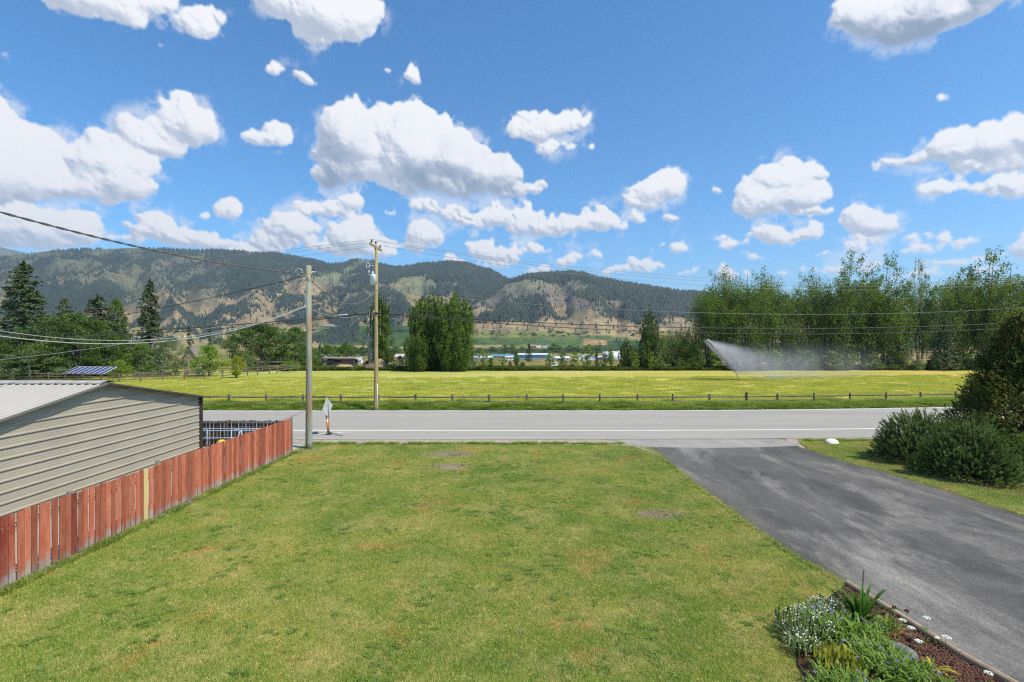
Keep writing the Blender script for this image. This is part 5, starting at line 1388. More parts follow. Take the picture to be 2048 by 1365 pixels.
def valley_trees():
    rr = random.Random(11)
    L = [(0, 708, 690, 60), (60, 704, 684, 60), (340, 692, 672, 40), (600, 706, 690, 40), (640, 712, 694, 34), (668, 712, 692, 40), (700, 712, 690, 44), (725, 712, 694, 30), (790, 712, 692, 40), (830, 708, 694, 30), (1010, 706, 690, 26), (1024, 706, 689, 22), (1030, 710, 700, 20),
         (1109, 705, 688, 36), (1140, 703, 691, 26), (1155, 704, 692, 24), (1178, 702, 689, 28), (1090, 708, 700, 30), (1195, 702, 692, 24), (1245, 710, 694, 30), (1270, 706, 690, 40), (1310, 704, 690, 50), (960, 706, 696, 30), (985, 704, 694, 26), (1500, 700, 684, 60), (1560, 702, 686, 50), (1620, 700, 684, 70), (1350, 702, 688, 50), (900, 706, 696, 40),
         (1060, 704, 696, 18), (1125, 712, 703, 20), (1000, 714, 705, 16), (1045, 700, 693, 16), (440, 690, 676, 30), (480, 688, 676, 26), (410, 676, 668, 20), (560, 684, 674, 24), (620, 678, 668, 16), (1410, 700, 680, 60), (1460, 700, 682, 50), (1700, 702, 680, 60), (1780, 702, 680, 60), (1860, 702, 680, 60)]
    for x, yb, yt, w in L:
        s = seat(x, yb); k = rr.choice(['far', 'far', 'farl'])
        plant(k, x, yt, w, s.y, 'dark rounded tree mass standing on the valley floor', 'tree', 'valley_tree', group='trees scattered on the valley floor')
    s = seat(1058, 724); plant('far_fir', 1058, 688, 22, s.y, 'tall dark spruce standing in front of the blue warehouse', 'spruce', 'spruce_tree')
    for x, yb, yt, w in ((1010, 712, 700, 8), (1200, 698, 684, 10), (986, 660, 652, 5)):
        s = seat(x, yb); plant('far_fir', x, yt, w, s.y, 'small lone conifer on the valley floor', 'conifer', 'valley_conifer', group='small lone conifers in the valley')
    for x in [984, 994, 1000, 1004, 1008, 1013, 1036, 1041, 1046, 1051, 1063, 1074, 1088, 1101, 1107]:
        s = seat(x, 673.0 + rr.uniform(-.5, .5)); plant('far_fir', x, 667.5 - (x < 1015) * 1.5, 3.2, s.y, 'tiny conifer in a row along the bench road below the hills', 'conifer', 'roadside_conifer', group='tiny conifers along the bench road')
    for (x0, x1, yb, n) in ((640, 1000, 666, 30), (820, 960, 700, 14), (1040, 1180, 670, 16), (300, 640, 664, 30), (1180, 1400, 668, 16)):
        for i in range(n):
            x = rr.uniform(x0, x1); y = yb + rr.uniform(-4, 5); s = seat(x, y)
            plant(rr.choice(['far', 'farl']), x, y - rr.uniform(3, 6), rr.uniform(5, 12), s.y, 'small round tree in the hedgerows between the valley fields', 'tree', 'hedgerow_tree', group='hedgerow trees between the valley fields')
left_trees(); wind_break(); valley_trees()

# ------------------------------------------------------------------ the evergreen, pines and other shrubs right of the driveway
def sprays(rng, n, hgt, Rf, length, per, size, droop=.1):
    """feathery sprays on the shell of a cone-like bush"""
    t = rng.rand(n) ** .8; az = rng.rand(n) * 6.283
    lump = 1 + .16 * np.sin(az * 3 + t * 9) + .10 * np.sin(az * 5 - t * 15)
    q = rng.rand(n) ** .30
    r = Rf(t) * lump * q
    base = np.stack([np.cos(az) * r, np.sin(az) * r, t * hgt], -1)
    d = unit(np.stack([np.cos(az), np.sin(az), .75 + .8 * t + rng.randn(n) * .3], -1) + rng.randn(n, 3) * .25)
    L = length * rng.uniform(.6, 1.3, n)
    s = rng.rand(n, per)
    p = base[:, None] + d[:, None] * (s * L[:, None])[..., None]
    lat = unit(np.cross(d, rng.randn(n, 3)))
    p = p + lat[:, None] * (rng.randn(n, per) * .22 * (1 - s) * L[:, None])[..., None]
    p[..., 2] -= droop * (s ** 2) * L[:, None]
    p = p.reshape(-1, 3); out = np.repeat(d, per, 0)
    return leaf_quads(p, out, size, rng, .42, .8)
def make_right_side():
    rng = np.random.RandomState(21)
    cyp = leafmat('arborvitae_foliage', (.045, .078, .012), (.17, .185, .03), .3, .9, 7, tip=(.33, .20, .045))
    D = 21.0; X = (2046 - 1024) / F * D
    t = empty('evergreen_tree', (X, D, 0), 0, 'bushy bronze-green evergreen cut by the right edge, behind the dark pines', 'evergreen tree')
    Rf = lambda t_: 2.45 * (1 - t_) ** .80 * (.88 + .24 * np.sin(t_ * 3 + .6)) + .12
    v = sprays(rng, 6500, 5.55, Rf, .46, 20, .105)
    link('crown', npmesh('crown', v, np.arange(len(v)).reshape(-1, 4), cyp), t)
    lb = [([(0, 0, z), (math.cos(a) * 1.0 * (1 - z / 6), math.sin(a) * 1.0 * (1 - z / 6), z + .35), (math.cos(a) * 1.8 * (1 - z / 6), math.sin(a) * 1.8 * (1 - z / 6), z + .8)], [.045, .03, .01]) for z, a in [(random.uniform(.3, 4.6), random.uniform(0, 6.28)) for i in range(34)]]
    link('trunk', limbs_mesh('trunk', ([(0, 0, -.1), (0, 0, 2.5), (0, 0, 5.3)], [.12, .07, .01]), lb, BARKD), t)
    # mugo pines: upright candles with needles
    pine = leafmat('pine_needles', (.042, .085, .016), (.14, .215, .048), .28, 1.2, 9)
    def pine_shrub(cx, cy, rx, ry, h, n, seed, label):
        rg = np.random.RandomState(seed)
        t = empty('mugo_pine', (cx, cy, 0), 0, label, 'pine shrub')
        u = rg.rand(n); az = rg.rand(n) * 6.283
        zt = 1 - u ** 1.15 * .98                       # height fraction on the dome
        rr = np.sqrt(np.clip(1 - zt ** 2.2, 0, 1)) * (1 + .13 * np.sin(az * 4 + seed) + .1 * np.sin(az * 7))
        deep = rg.rand(n) ** .35
        bx = np.cos(az) * rr * rx * (.55 + .45 * deep); by = np.sin(az) * rr * ry * (.55 + .45 * deep)
        lump = 1 + .13 * np.sin(az * 5 + rr * 7) + rg.randn(n) * .05
        bz = zt * h * lump * (.60 + .40 * deep)
        base = np.stack([bx, by, bz], -1)
        d = unit(np.stack([np.cos(az) * rr * .75, np.sin(az) * rr * .75, .95 - .35 * rr], -1) + rg.randn(n, 3) * .16)
        L = rg.uniform(.16, .34, n)
        per = 64
        s = rg.rand(n, per) ** .8
        p = base[:, None] + d[:, None] * (s * L[:, None])[..., None]
        ax = unit(np.cross(d, rg.randn(n, 3))); bx_ = np.cross(d, ax)
        an = rg.rand(n, per) * 6.283
        side = ax[:, None] * np.cos(an)[..., None] + bx_[:, None] * np.sin(an)[..., None]
        nd = unit(side * 1.0 + d[:, None] * .9)
        ln = .075 * rg.uniform(.7, 1.3, (n, per)) * (1.1 - s * .35)
        tip = p + nd * ln[..., None]
        w = unit(np.cross(nd, d[:, None] + 1e-3)) * .0078
        v = np.stack([p - w, p + w, tip], 2).reshape(-1, 3)
        link('crown', npmesh('crown', v, np.arange(len(v)).reshape(-1, 3), pine), t)
        mb = MB(); k = 90
        for i in rg.choice(n, k, replace=False):
            b = base[i]; mb.tube([(b[0] * .05, b[1] * .05, .0), (b[0] * .6, b[1] * .6, b[2] * .38), tuple(b), tuple(b + d[i] * L[i] * .4)], [.03, .02, .011, .006], 5)
        mb.obj('stems', BARKD, t)
    pine_shrub(16.25, 20.6, 1.55, 1.25, 1.70, 1500, 1, 'dark mugo pine nearest the road, left part of the pine clump')
    pine_shrub(16.3, 18.2, 1.65, 1.30, 1.58, 1900, 2, 'dark mugo pine nearest the driveway, right part of the pine clump')
    pine_shrub(18.0, 20.0, 1.6, 1.2, 1.75, 1200, 3, 'dark mugo pine at the back of the pine clump, before the bronze evergreen')
    def small_shrub(cx, cy, r, h, mat, name, label, seed, n=500, leaf=.07):
        rg = np.random.RandomState(seed)
        t = empty(name, (cx, cy, 0), 0, label, 'shrub')
        cl = []; 
        for i in range(n // 8):
            a = rg.rand() * 6.28; q = rg.rand() ** .5; z = rg.rand()
            cl.append((math.cos(a) * r * q * math.sqrt(max(0, 1 - z * z * .8)), math.sin(a) * r * q * math.sqrt(max(0, 1 - z * z * .8)), h * (.1 + .85 * z)))
        cl = np.array(cl); link('crown', crown_mesh('crown', cl, np.full(len(cl), .15), 60, leaf, mat, rg), t)
        lb = [([(0, 0, 0), tuple(c * .5), tuple(c)], [.015, .01, .004]) for c in cl[:14]]
        link('stems', limbs_mesh('stems', ([(0, 0, 0), (0, 0, h * .4)], [.02, .01]), lb, BARKD), t)
    small_shrub(18.0, 17.6, .65, 1.05, leafmat('barberry_leaf', (.05, .006, .008), (.16, .018, .02), .3, 2, 12), 'barberry_shrub', 'dark red-leaved shrub at the right edge beside the pines', 3)
    small_shrub(17.3, 16.2, .55, .5, GM['g_light'], 'garden_shrub', 'low fresh green shrub at the right edge below the red-leaved one', 4)
    small_shrub(18.9, 18.9, .9, 1.5, GM['g_mid'], 'garden_shrub', 'round green shrub at the right edge above the red-leaved one', 5)
    mulch = simple('bark_mulch', (.055, .028, .018), (.16, .085, .055), 22, .95, world=True, bmp=.8, detail=8); GM['mulch'] = mulch
    sheet('shrub_bed', [(14.2, 21.3), (13.9, 19.5), (14.6, 17.2), (15.6, 16.3), (16.2, 15.4), (17.5, 15.0), (30, 15.0), (30, 24.4), (16, 24.0)], .0082, mulch)
make_right_side()

# ------------------------------------------------------------------ flower bed in the corner
def chips(name, poly, n, rng, z=.012):
    xs = [p[0] for p in poly]; ys = [p[1] for p in poly]
    x = rng.uniform(min(xs), max(xs), n * 2); y = rng.uniform(min(ys), max(ys), n * 2); k = poly_in(poly, x, y); x = x[k][:n]; y = y[k][:n]; n = len(x)
    a = rng.rand(n) * 6.283; L = rng.uniform(.018, .05, n); W = L * rng.uniform(.25, .5, n); T = rng.uniform(.004, .010, n); tl = rng.randn(n) * .35; zz = z + rng.rand(n) * .022
    ca, sa = np.cos(a), np.sin(a); vs = []
    for dz in (-1, 1):
        for sx, sy in ((-1, -1), (1, -1), (1, 1), (-1, 1)):
            lx = sx * L / 2; ly = sy * W / 2
            vs.append(np.stack([x + ca * lx - sa * ly, y + sa * lx + ca * ly, zz + dz * T / 2 + tl * lx], -1))
    v = np.stack(vs, 1).reshape(-1, 3); b = (np.arange(n) * 8)[:, None, None]
    f = (b + np.array([[4, 5, 6, 7], [0, 1, 5, 4], [1, 2, 6, 5], [2, 3, 7, 6], [3, 0, 4, 7]])[None]).reshape(-1, 4)
    m, N, bb, o = newmat('mulch_chip'); p = N.pos()
    g = N.noise(p, 45, 2, .6); c = N.ramp(g, [(.3, (.045, .020, .013)), (.5, (.115, .052, .034)), (.68, (.21, .115, .075))])
    setc(N, bb, 'Base Color', c); bb.inputs['Roughness'].default_value = .85
    tag(link(name, npmesh(name, v, f, m)), kind='stuff')
def strap_leaves(mb, rng, n, L0, L1, w, spread, droop, base=.03, seg=6, fold=.25):
    for i in range(n):
        a = rng.uniform(0, 6.283); L = rng.uniform(L0, L1); ww = w * rng.uniform(.7, 1.2); sp = spread * rng.uniform(.3, 1.2); dr = droop * rng.uniform(.3, 1.4)
        bx, by = math.cos(a) * base * rng.random(), math.sin(a) * base * rng.random()
        d = Vector((math.cos(a), math.sin(a), 0)); s = Vector((-math.sin(a), math.cos(a), 0)); tw = rng.uniform(-.5, .5)
        vs = []
        for k in range(seg + 1):
            t = k / seg
            p = Vector((bx, by, 0)) + d * (L * (sp * t + dr * .5 * t * t)) + Vector((0, 0, L * (t * math.sqrt(max(.05, 1 - sp * sp * .5)) - dr * .75 * t ** 3)))
            wd = ww * (.55 + .9 * t) * (1 - t) ** .45 if t < 1 else 0
            ss = (s * math.cos(tw * t) + Vector((0, 0, math.sin(tw * t)))) * wd * .5
            up = Vector((0, 0, fold * wd * .5))
            vs += [p - ss + up, p, p + ss + up]
        fs = []
        for k in range(seg):
            b = 3 * k; fs += [(b, b + 1, b + 4, b + 3), (b + 1, b + 2, b + 5, b + 4)]
        mb.add(vs, fs, True)
def flower_bed():
    rng = random.Random(31); ng = np.random.RandomState(31)
    sheet('flower_bed', BED, .0065, GM['mulch'])
    chips('mulch_chips', BED, 11000, ng)
    chips('shrub_mulch_chips', [(14.6, 17.2), (15.6, 16.3), (16.2, 15.4), (17.5, 15.0), (20, 15), (20, 19)], 1500, ng, .014)
    # landscape timbers
    tim = simple('landscape_timber', (.24, .17, .10), (.42, .33, .23), 5, .8, (1, 1, 8), bmp=.35, world=False)
    a, j, b = Vector((6.60, 10.16, .05)), Vector((6.885, 7.86, .05)), Vector((7.22, 6.0, .05))
    a = G(1694, 1170); j = G(1924, 1316); b = G(2040, 1381)
    for p, q, lab, k in ((a, j, 'longer rounded timber edging the flower bed, far end beside the strap-leaved plant', 1), (j, b + (b - j) * .8, 'shorter rounded timber edging the flower bed, nearest the bottom edge', 0)):
        d = (q - p); L = d.length - .012; ang = math.atan2(d.y, d.x)
        mb = MB(); prof = [(-.052, 0), (-.054, .03), (-.045, .062), (-.022, .083), (.0, .088), (.022, .083), (.045, .062), (.054, .03), (.052, 0)]
        mb.prism(prof, 'x', 0, L)
        o = mb.obj('landscape_timber', tim, None, (p.x, p.y, .012), (0, 0, ang)); tag(o, lab, 'timber edging')
    # black plastic edging along the curve
    cur = [(p.x, p.y) for p in (G(1692, 1172), G(1668, 1192), G(1640, 1212), G(1612, 1240), G(1596, 1270), G(1590, 1300), G(1597, 1335), G(1618, 1368), G(1650, 1400))]
    mb = MB(); vs = []
    for x, y in cur: vs += [(x - cur[0][0], y - cur[0][1], -.01), (x - cur[0][0], y - cur[0][1], .045), (x + .012 - cur[0][0], y - cur[0][1], .045), (x + .012 - cur[0][0], y - cur[0][1], -.01)]
    fs = []
    for i in range(len(cur) - 1):
        b0 = 4 * i
        for k in range(3): fs.append((b0 + k, b0 + k + 1, b0 + k + 5, b0 + k + 4))
    mb.add(vs, fs)
    o = mb.obj('bed_edging', simple('black_plastic', (.03, .03, .032), rough=.5), None, (cur[0][0], cur[0][1], 0)); tag(o, 'thin black plastic edging curving between the lawn and the flower bed', 'edging')
    gl = leafmat('strap_leaf', (.035, .10, .012), (.10, .21, .03), .35, 2, 8); cf = leafmat('cornflower_leaf', (.085, .18, .022), (.27, .40, .075), .35, 3, 22); wl = leafmat('fine_leaf', (.14, .22, .07), (.34, .42, .16), .4, 3, 25)
    yl = leafmat('yellow_leaf', (.42, .38, .02), (.68, .60, .05), .4, 3, 12); dry = leafmat('dry_leaf', (.34, .20, .09), (.60, .44, .25), .3, 3, 20); ygr = leafmat('yellow_green_stem', (.22, .26, .03), (.45, .42, .08), .35, 3, 15)
    blue = simple('blue_petals', (.12, .11, .34), (.24, .21, .50), 30, .6, world=True); purple = simple('dark_buds', (.045, .03, .11), rough=.7); white = simple('white_petals', (.80, .82, .78), rough=.7); cream = simple('cream_umbel', (.62, .66, .55), (.80, .83, .76), 30, .8, world=True); maroon = simple('maroon_seedhead', (.09, .022, .018), rough=.8)
    def at(x, y): g = G(x, y); return (g.x, g.y, .01)
    # strap-leaved plant
    t = empty('strap_leaf_plant', at(1722, 1246), 0, 'clump of broad strap-shaped green leaves at the tip of the flower bed', 'plant')
    for i in range(40):
        mb = MB(); strap_leaves(mb, rng, 1, .42, .82, .085, .55, .40, .12, 7); mb.obj('leaf', gl, t)
    mb = MB(); mb.tube([(.02, .0, 0), (.04, .02, .45), (.06, .03, .88)], [.007, .006, .003], 5)
    for k in range(9): mb.box((.05 + .002 * k, .03, .62 + .03 * k), (.02, .02, .014), rz=k)
    mb.obj('flower_spike', gl, t)
    # blue cornflower plants: mounds of lance leaves with tufted blue flowers
    def cornflower(x, y, r, h, nl, nf, label, leafm=cf):
        t = empty('cornflower_plant', at(x, y), rng.random() * 6, label, 'flowering plant')
        mb = MB()
        for i in range(nl):
            a = rng.uniform(0, 6.283); q = math.sqrt(rng.random()) * r; hz = h * (1 - (q / r) ** 2 * .55) * rng.uniform(.25, 1.0)
            b0 = len(mb.v); strap_leaves(mb, rng, 1, .12, .26, .030, .8, .5, .01, 3, .2)
            ox, oy = math.cos(a) * q, math.sin(a) * q
            for k in range(b0, len(mb.v)): v = mb.v[k]; mb.v[k] = (v[0] + ox, v[1] + oy, v[2] + hz * .85)
        mb.obj('foliage', leafm, t)
        mb = MB()
        for i in range(int(nl / 9)):
            a = rng.uniform(0, 6.283); q = math.sqrt(rng.random()) * r; mb.tube([(math.cos(a) * q * .5, math.sin(a) * q * .5, 0), (math.cos(a) * q, math.sin(a) * q, h * .9)], .004, 4)
        mb.obj('stems', leafm, t)
        for i in range(nf):
            a = rng.uniform(0, 6.283); q = math.sqrt(rng.random()) * r * .95; z = h * (1.12 - (q / r) ** 2 * .4) * rng.uniform(.85, 1.12)
            c = Vector((math.cos(a) * q, math.sin(a) * q, z)); mb = MB()
            m_ = rng.randint(9, 13); s = rng.uniform(.015, .027)
            for k in range(m_):
                b_ = 2 * math.pi * k / m_ + rng.uniform(-.2, .2); d = Vector((math.cos(b_), math.sin(b_), rng.uniform(.15, .7))).normalized(); sd = Vector((-math.sin(b_), math.cos(b_), 0))
                mb.add([(0, 0, 0), tuple(d * s * .8 + sd * s * .20), tuple(d * s * 1.25), tuple(d * s * .8 - sd * s * .20)], [(0, 1, 2, 3)])
            mb.tube([(0, 0, -.018), (0, 0, -.006), (0, 0, .006)], [.005, .009, .006], 6)
            mb.obj('flower', blue if rng.random() < .72 else purple, t, c)
    cornflower(1650, 1275, .38, .36, 300, 14, 'blue-flowered plant at the lawn side of the bed, among the tiny white flowers')
    cornflower(1722, 1290, .42, .34, 340, 7, 'leafy blue-flowered plant directly below the strap-leaved clump')
    cornflower(1745, 1345, .46, .34, 420, 14, 'blue-flowered plant in the middle of the bed, left of the grey slate')
    cornflower(1830, 1378, .40, .30, 320, 13, 'blue-flowered plant at the bottom edge below the yellow-leaved one')
    cornflower(1690, 1405, .42, .32, 300, 7, 'blue-flowered plant at the bottom edge, left end of the bed')
    cornflower(1762, 1440, .40, .34, 300, 8, 'blue-flowered plant cut by the bottom edge in the middle of the bed')
    cornflower(1770, 1262, .20, .16, 90, 2, 'small blue-flowered plant just right of the strap-leaved clump')
    # clouds of tiny white flowers
    def airy(x, y, r, h, n, label):
        t = empty('white_filler_plant', at(x, y), 0, label, 'flowering plant')
        mb = MB()
        for i in range(n // 3):
            a = rng.uniform(0, 6.283); q = math.sqrt(rng.random()) * r; mb.tube([(math.cos(a) * q * .4, math.sin(a) * q * .4, 0), (math.cos(a) * q, math.sin(a) * q, h * rng.uniform(.6, 1))], .0028, 3)
        for i in range(n // 3):
            a = rng.uniform(0, 6.283); q = math.sqrt(rng.random()) * r; b0 = len(mb.v); strap_leaves(mb, rng, 1, .04, .09, .011, .8, .3, .01, 2)
            for k in range(b0, len(mb.v)): v = mb.v[k]; mb.v[k] = (v[0] + math.cos(a) * q, v[1] + math.sin(a) * q, v[2] + rng.uniform(.1, .8) * h)
        mb.obj('stems', wl, t)
        mb = MB()
        for i in range(n):
            a = rng.uniform(0, 6.283); q = math.sqrt(rng.random()) * r * 1.08; z = h * rng.uniform(.35, 1.2) * (1 - (q / r) ** 2 * .45); s = rng.uniform(.009, .015)
            c = Vector((math.cos(a) * q, math.sin(a) * q, z)); u = Vector((rng.gauss(0, 1), rng.gauss(0, 1), rng.gauss(0, 1))).normalized(); w_ = u.cross(Vector((.3, .2, 1))).normalized()
            mb.add([c - u * s, c + w_ * s, c + u * s, c - w_ * s], [(0, 1, 2, 3)])
            mb.add([c - u * s * .9 + Vector((0, 0, s * .6)), c + Vector((0, 0, s)), c + u * s * .9 + Vector((0, 0, s * .6)), c - Vector((0, 0, s * .4))], [(0, 1, 2, 3)])
        o = mb.obj('tiny_flowers', white, t); o['kind'] = 'stuff'
    airy(1612, 1275, .42, .42, 430, 'cloud of tiny white flowers spilling over the lawn, left tip of the bed')
    airy(1655, 1246, .36, .36, 340, 'thinner cloud of tiny white flowers behind, nearer the strap-leaved clump')
    airy(1606, 1305, .26, .30, 220, 'low cloud of tiny white flowers along the plastic edging')
    # yellow green stalks
    t = empty('yellow_stalk_plant', at(1672, 1350), 0, 'clump of upright yellow-green stalks at the left of the bed', 'plant')
    mb = MB()
    for i in range(34):
        a = rng.uniform(0, 6.283); q = rng.random() * .20; x = math.cos(a) * q; y = math.sin(a) * q; h = rng.uniform(.2, .42); mb.tube([(x, y, 0), (x * 1.2, y * 1.2, h * .6), (x * 1.4 + rng.uniform(-.05, .05), y * 1.4, h)], .0045, 4)
    mb.obj('stalks', ygr, t)
    mb = MB()
    for i in range(150):
        a = rng.uniform(0, 6.283); q = rng.random() * .28; b0 = len(mb.v); strap_leaves(mb, rng, 1, .05, .11, .017, .8, .4, .01, 3)
        for k in range(b0, len(mb.v)): v = mb.v[k]; mb.v[k] = (v[0] + math.cos(a) * q, v[1] + math.sin(a) * q, v[2] + rng.uniform(.02, .34))
    mb.obj('foliage', ygr, t)
    # dried clump with maroon heads
    t = empty('dried_clump', at(1788, 1272), 0, 'withered straw-coloured clump with maroon seedheads beside the timber', 'dried plant')
    mb = MB(); strap_leaves(mb, rng, 80, .10, .30, .012, .95, .8, .06, 5); mb.obj('dry_leaves', dry, t)
    for dx, dy, h in ((.02, .02, .44), (.16, -.02, .40), (-.10, .05, .30), (.12, .08, .26)):
        mb = MB(); mb.tube([(dx * .3, dy * .3, 0), (dx, dy, h * .6), (dx * 1.2, dy * 1.2, h)], .004, 5); st = mb.obj('stalk', ygr if h > .3 else dry, t)
        mb = MB()
        for k in range(10): mb.box((dx * 1.2 + rng.uniform(-.022, .022), dy * 1.2 + rng.uniform(-.022, .022), h + rng.uniform(-.022, .022)), (.018, .018, .018), rz=rng.random() * 3, rx=rng.random() * 3)
        mb.obj('seedhead', maroon, st)
    # white umbels on thin stems leaning over the timber
    for i, (x, y, h, s) in enumerate(((1808, 1262, .16, .055), (1824, 1274, .14, .055), (1852, 1286, .40, .050), (1850, 1290, .26, .05), (1892, 1300, .18, .06), (1840, 1302, .14, .055), (1872, 1290, .10, .035), (1978, 1372, .16, .05))):
        lab = ['flat white flowerhead nearest the dried clump, by the timber', 'flat white flowerhead just right of the one nearest the dried clump', 'highest flat white flowerhead, seen against the driveway', 'greenish flowerhead just under the highest white one', 'large flat white flowerhead hanging over the timber', 'flat white flowerhead above the mulch right of the slate', 'small flat flowerhead lying along the timber', 'flat white flowerhead near the bottom edge beside the timber joint'][i]
        t = empty('white_umbel', at(x, y), rng.random() * 6, lab, 'flower')
        mb = MB(); mb.tube([(0, 0, 0), (.01, .01, h * .6), (.02, .0, h)], .0035, 4); strap_leaves(mb, rng, 5, .05, .10, .014, .7, .4, .01, 3); mb.obj('stem', wl, t)
        mb = MB()
        for k in range(60):
            a = rng.uniform(0, 6.283); q = math.sqrt(rng.random()) * s; c = (.02 + math.cos(a) * q, math.sin(a) * q, h + .012 - (q / s) ** 2 * .015 + rng.uniform(-.003, .003)); mb.box(c, (.011, .011, .006), rz=rng.random() * 3)
        mb.obj('flowerhead', cream if i != 3 else wl, t)
    # yellow-leaved plant
    t = empty('yellow_leaf_plant', at(1868, 1342), 0, 'small plant with limp bright yellow leaves on the mulch', 'plant')
    for i in range(13):
        mb = MB(); strap_leaves(mb, rng, 1, .13, .26, .038, .9, .7, .04, 5); mb.obj('leaf', yl if i % 4 else dry, t)
    t = empty('pale_strap_plant', at(1735, 1310), 0, 'thin grey-green grassy leaves rising behind the slate', 'plant')
    mb = MB(); strap_leaves(mb, rng, 16, .2, .46, .014, .5, .5, .05, 6); mb.obj('leaves', leafmat('grey_green_leaf', (.12, .17, .11), (.24, .30, .20), .3, 3, 15), t)
    rock('slate_rock', (at(1800, 1312)[0], at(1800, 1312)[1], .05), (.24, .15, .13), simple('grey_slate', (.085, .10, .10), (.20, .22, .215), 7, .8, (1, 1, 5), bmp=.9, detail=8), 5, 'grey layered slate rock lying among the flowers', sub=3)
flower_bed()

# ------------------------------------------------------------------ solar array, sprinkler
def solar():
    D = 62.6
    x0, x1 = (133 - 1024) / F * D, (224 - 1024) / F * D
    cx = (x0 + x1) / 2; W = (x1 - x0) / 7.0
    t = empty('solar_array', (cx, D, 0), 0, 'tilted row of blue solar panels on a ground rack behind the paddock fence', 'solar panel')
    cell = None
    m, N, b, o = newmat('solar_glass'); v = N.obj()
    br = N.node('ShaderNodeTexBrick', inputs={'Vector': N.mapv(v, (1, 1, 1)), 'Scale': 1.0, 'Color1': c4((.035, .05, .17)), 'Color2': c4((.045, .06, .20)), 'Mortar': c4((.16, .18, .30)), 'Mortar Size': .008, 'Brick Width': .16, 'Row Height': .16}, offset=0.0)
    setc(N, b, 'Base Color', br.outputs[0]); b.inputs['Roughness'].default_value = .12; b.inputs['Specular IOR Level'].default_value = .6
    fr = simple('panel_frame', (.62, .64, .68), rough=.4); dk = simple('rack_steel', (.10, .10, .11), rough=.6)
    tilt = math.radians(24); L = 1.95
    for i in range(8):
        mb = MB(); mb.box((0, 0, 0), (W - .07, L - .07, .03))
        o = mb.obj('panel', m, t)
        # sheared outline comes from the rack standing askew to the viewer
        o.matrix_local = Matrix.Translation((-3.5 * W + i * W, 0, 1.22)) @ Matrix.Rotation(tilt, 4, 'X')
        f = MB()
        for s in (-1, 1): f.box((s * (W / 2 - .02), 0, .004), (.045, L, .045)); f.box((0, s * (L / 2 - .02), .004), (W, .045, .045))
        f.obj('frame', fr, o)
    for x in (-3.6, -1.2, 1.2, 3.6):
        mb = MB(); mb.box((x * W, -.7, .45), (.07, .07, .9)); mb.obj('leg', dk, t); mb = MB(); mb.box((x * W, .7, .75), (.07, .07, 1.5)); mb.obj('leg', dk, t)
    mb = MB(); mb.box((0, -.7, .88), (8 * W, .06, .08)); mb.obj('rack_rail', dk, t); mb = MB(); mb.box((0, .7, 1.46), (8 * W, .06, .08)); mb.obj('rack_rail', dk, t)
    t.rotation_euler = (0, 0, math.radians(-14)); 
solar()
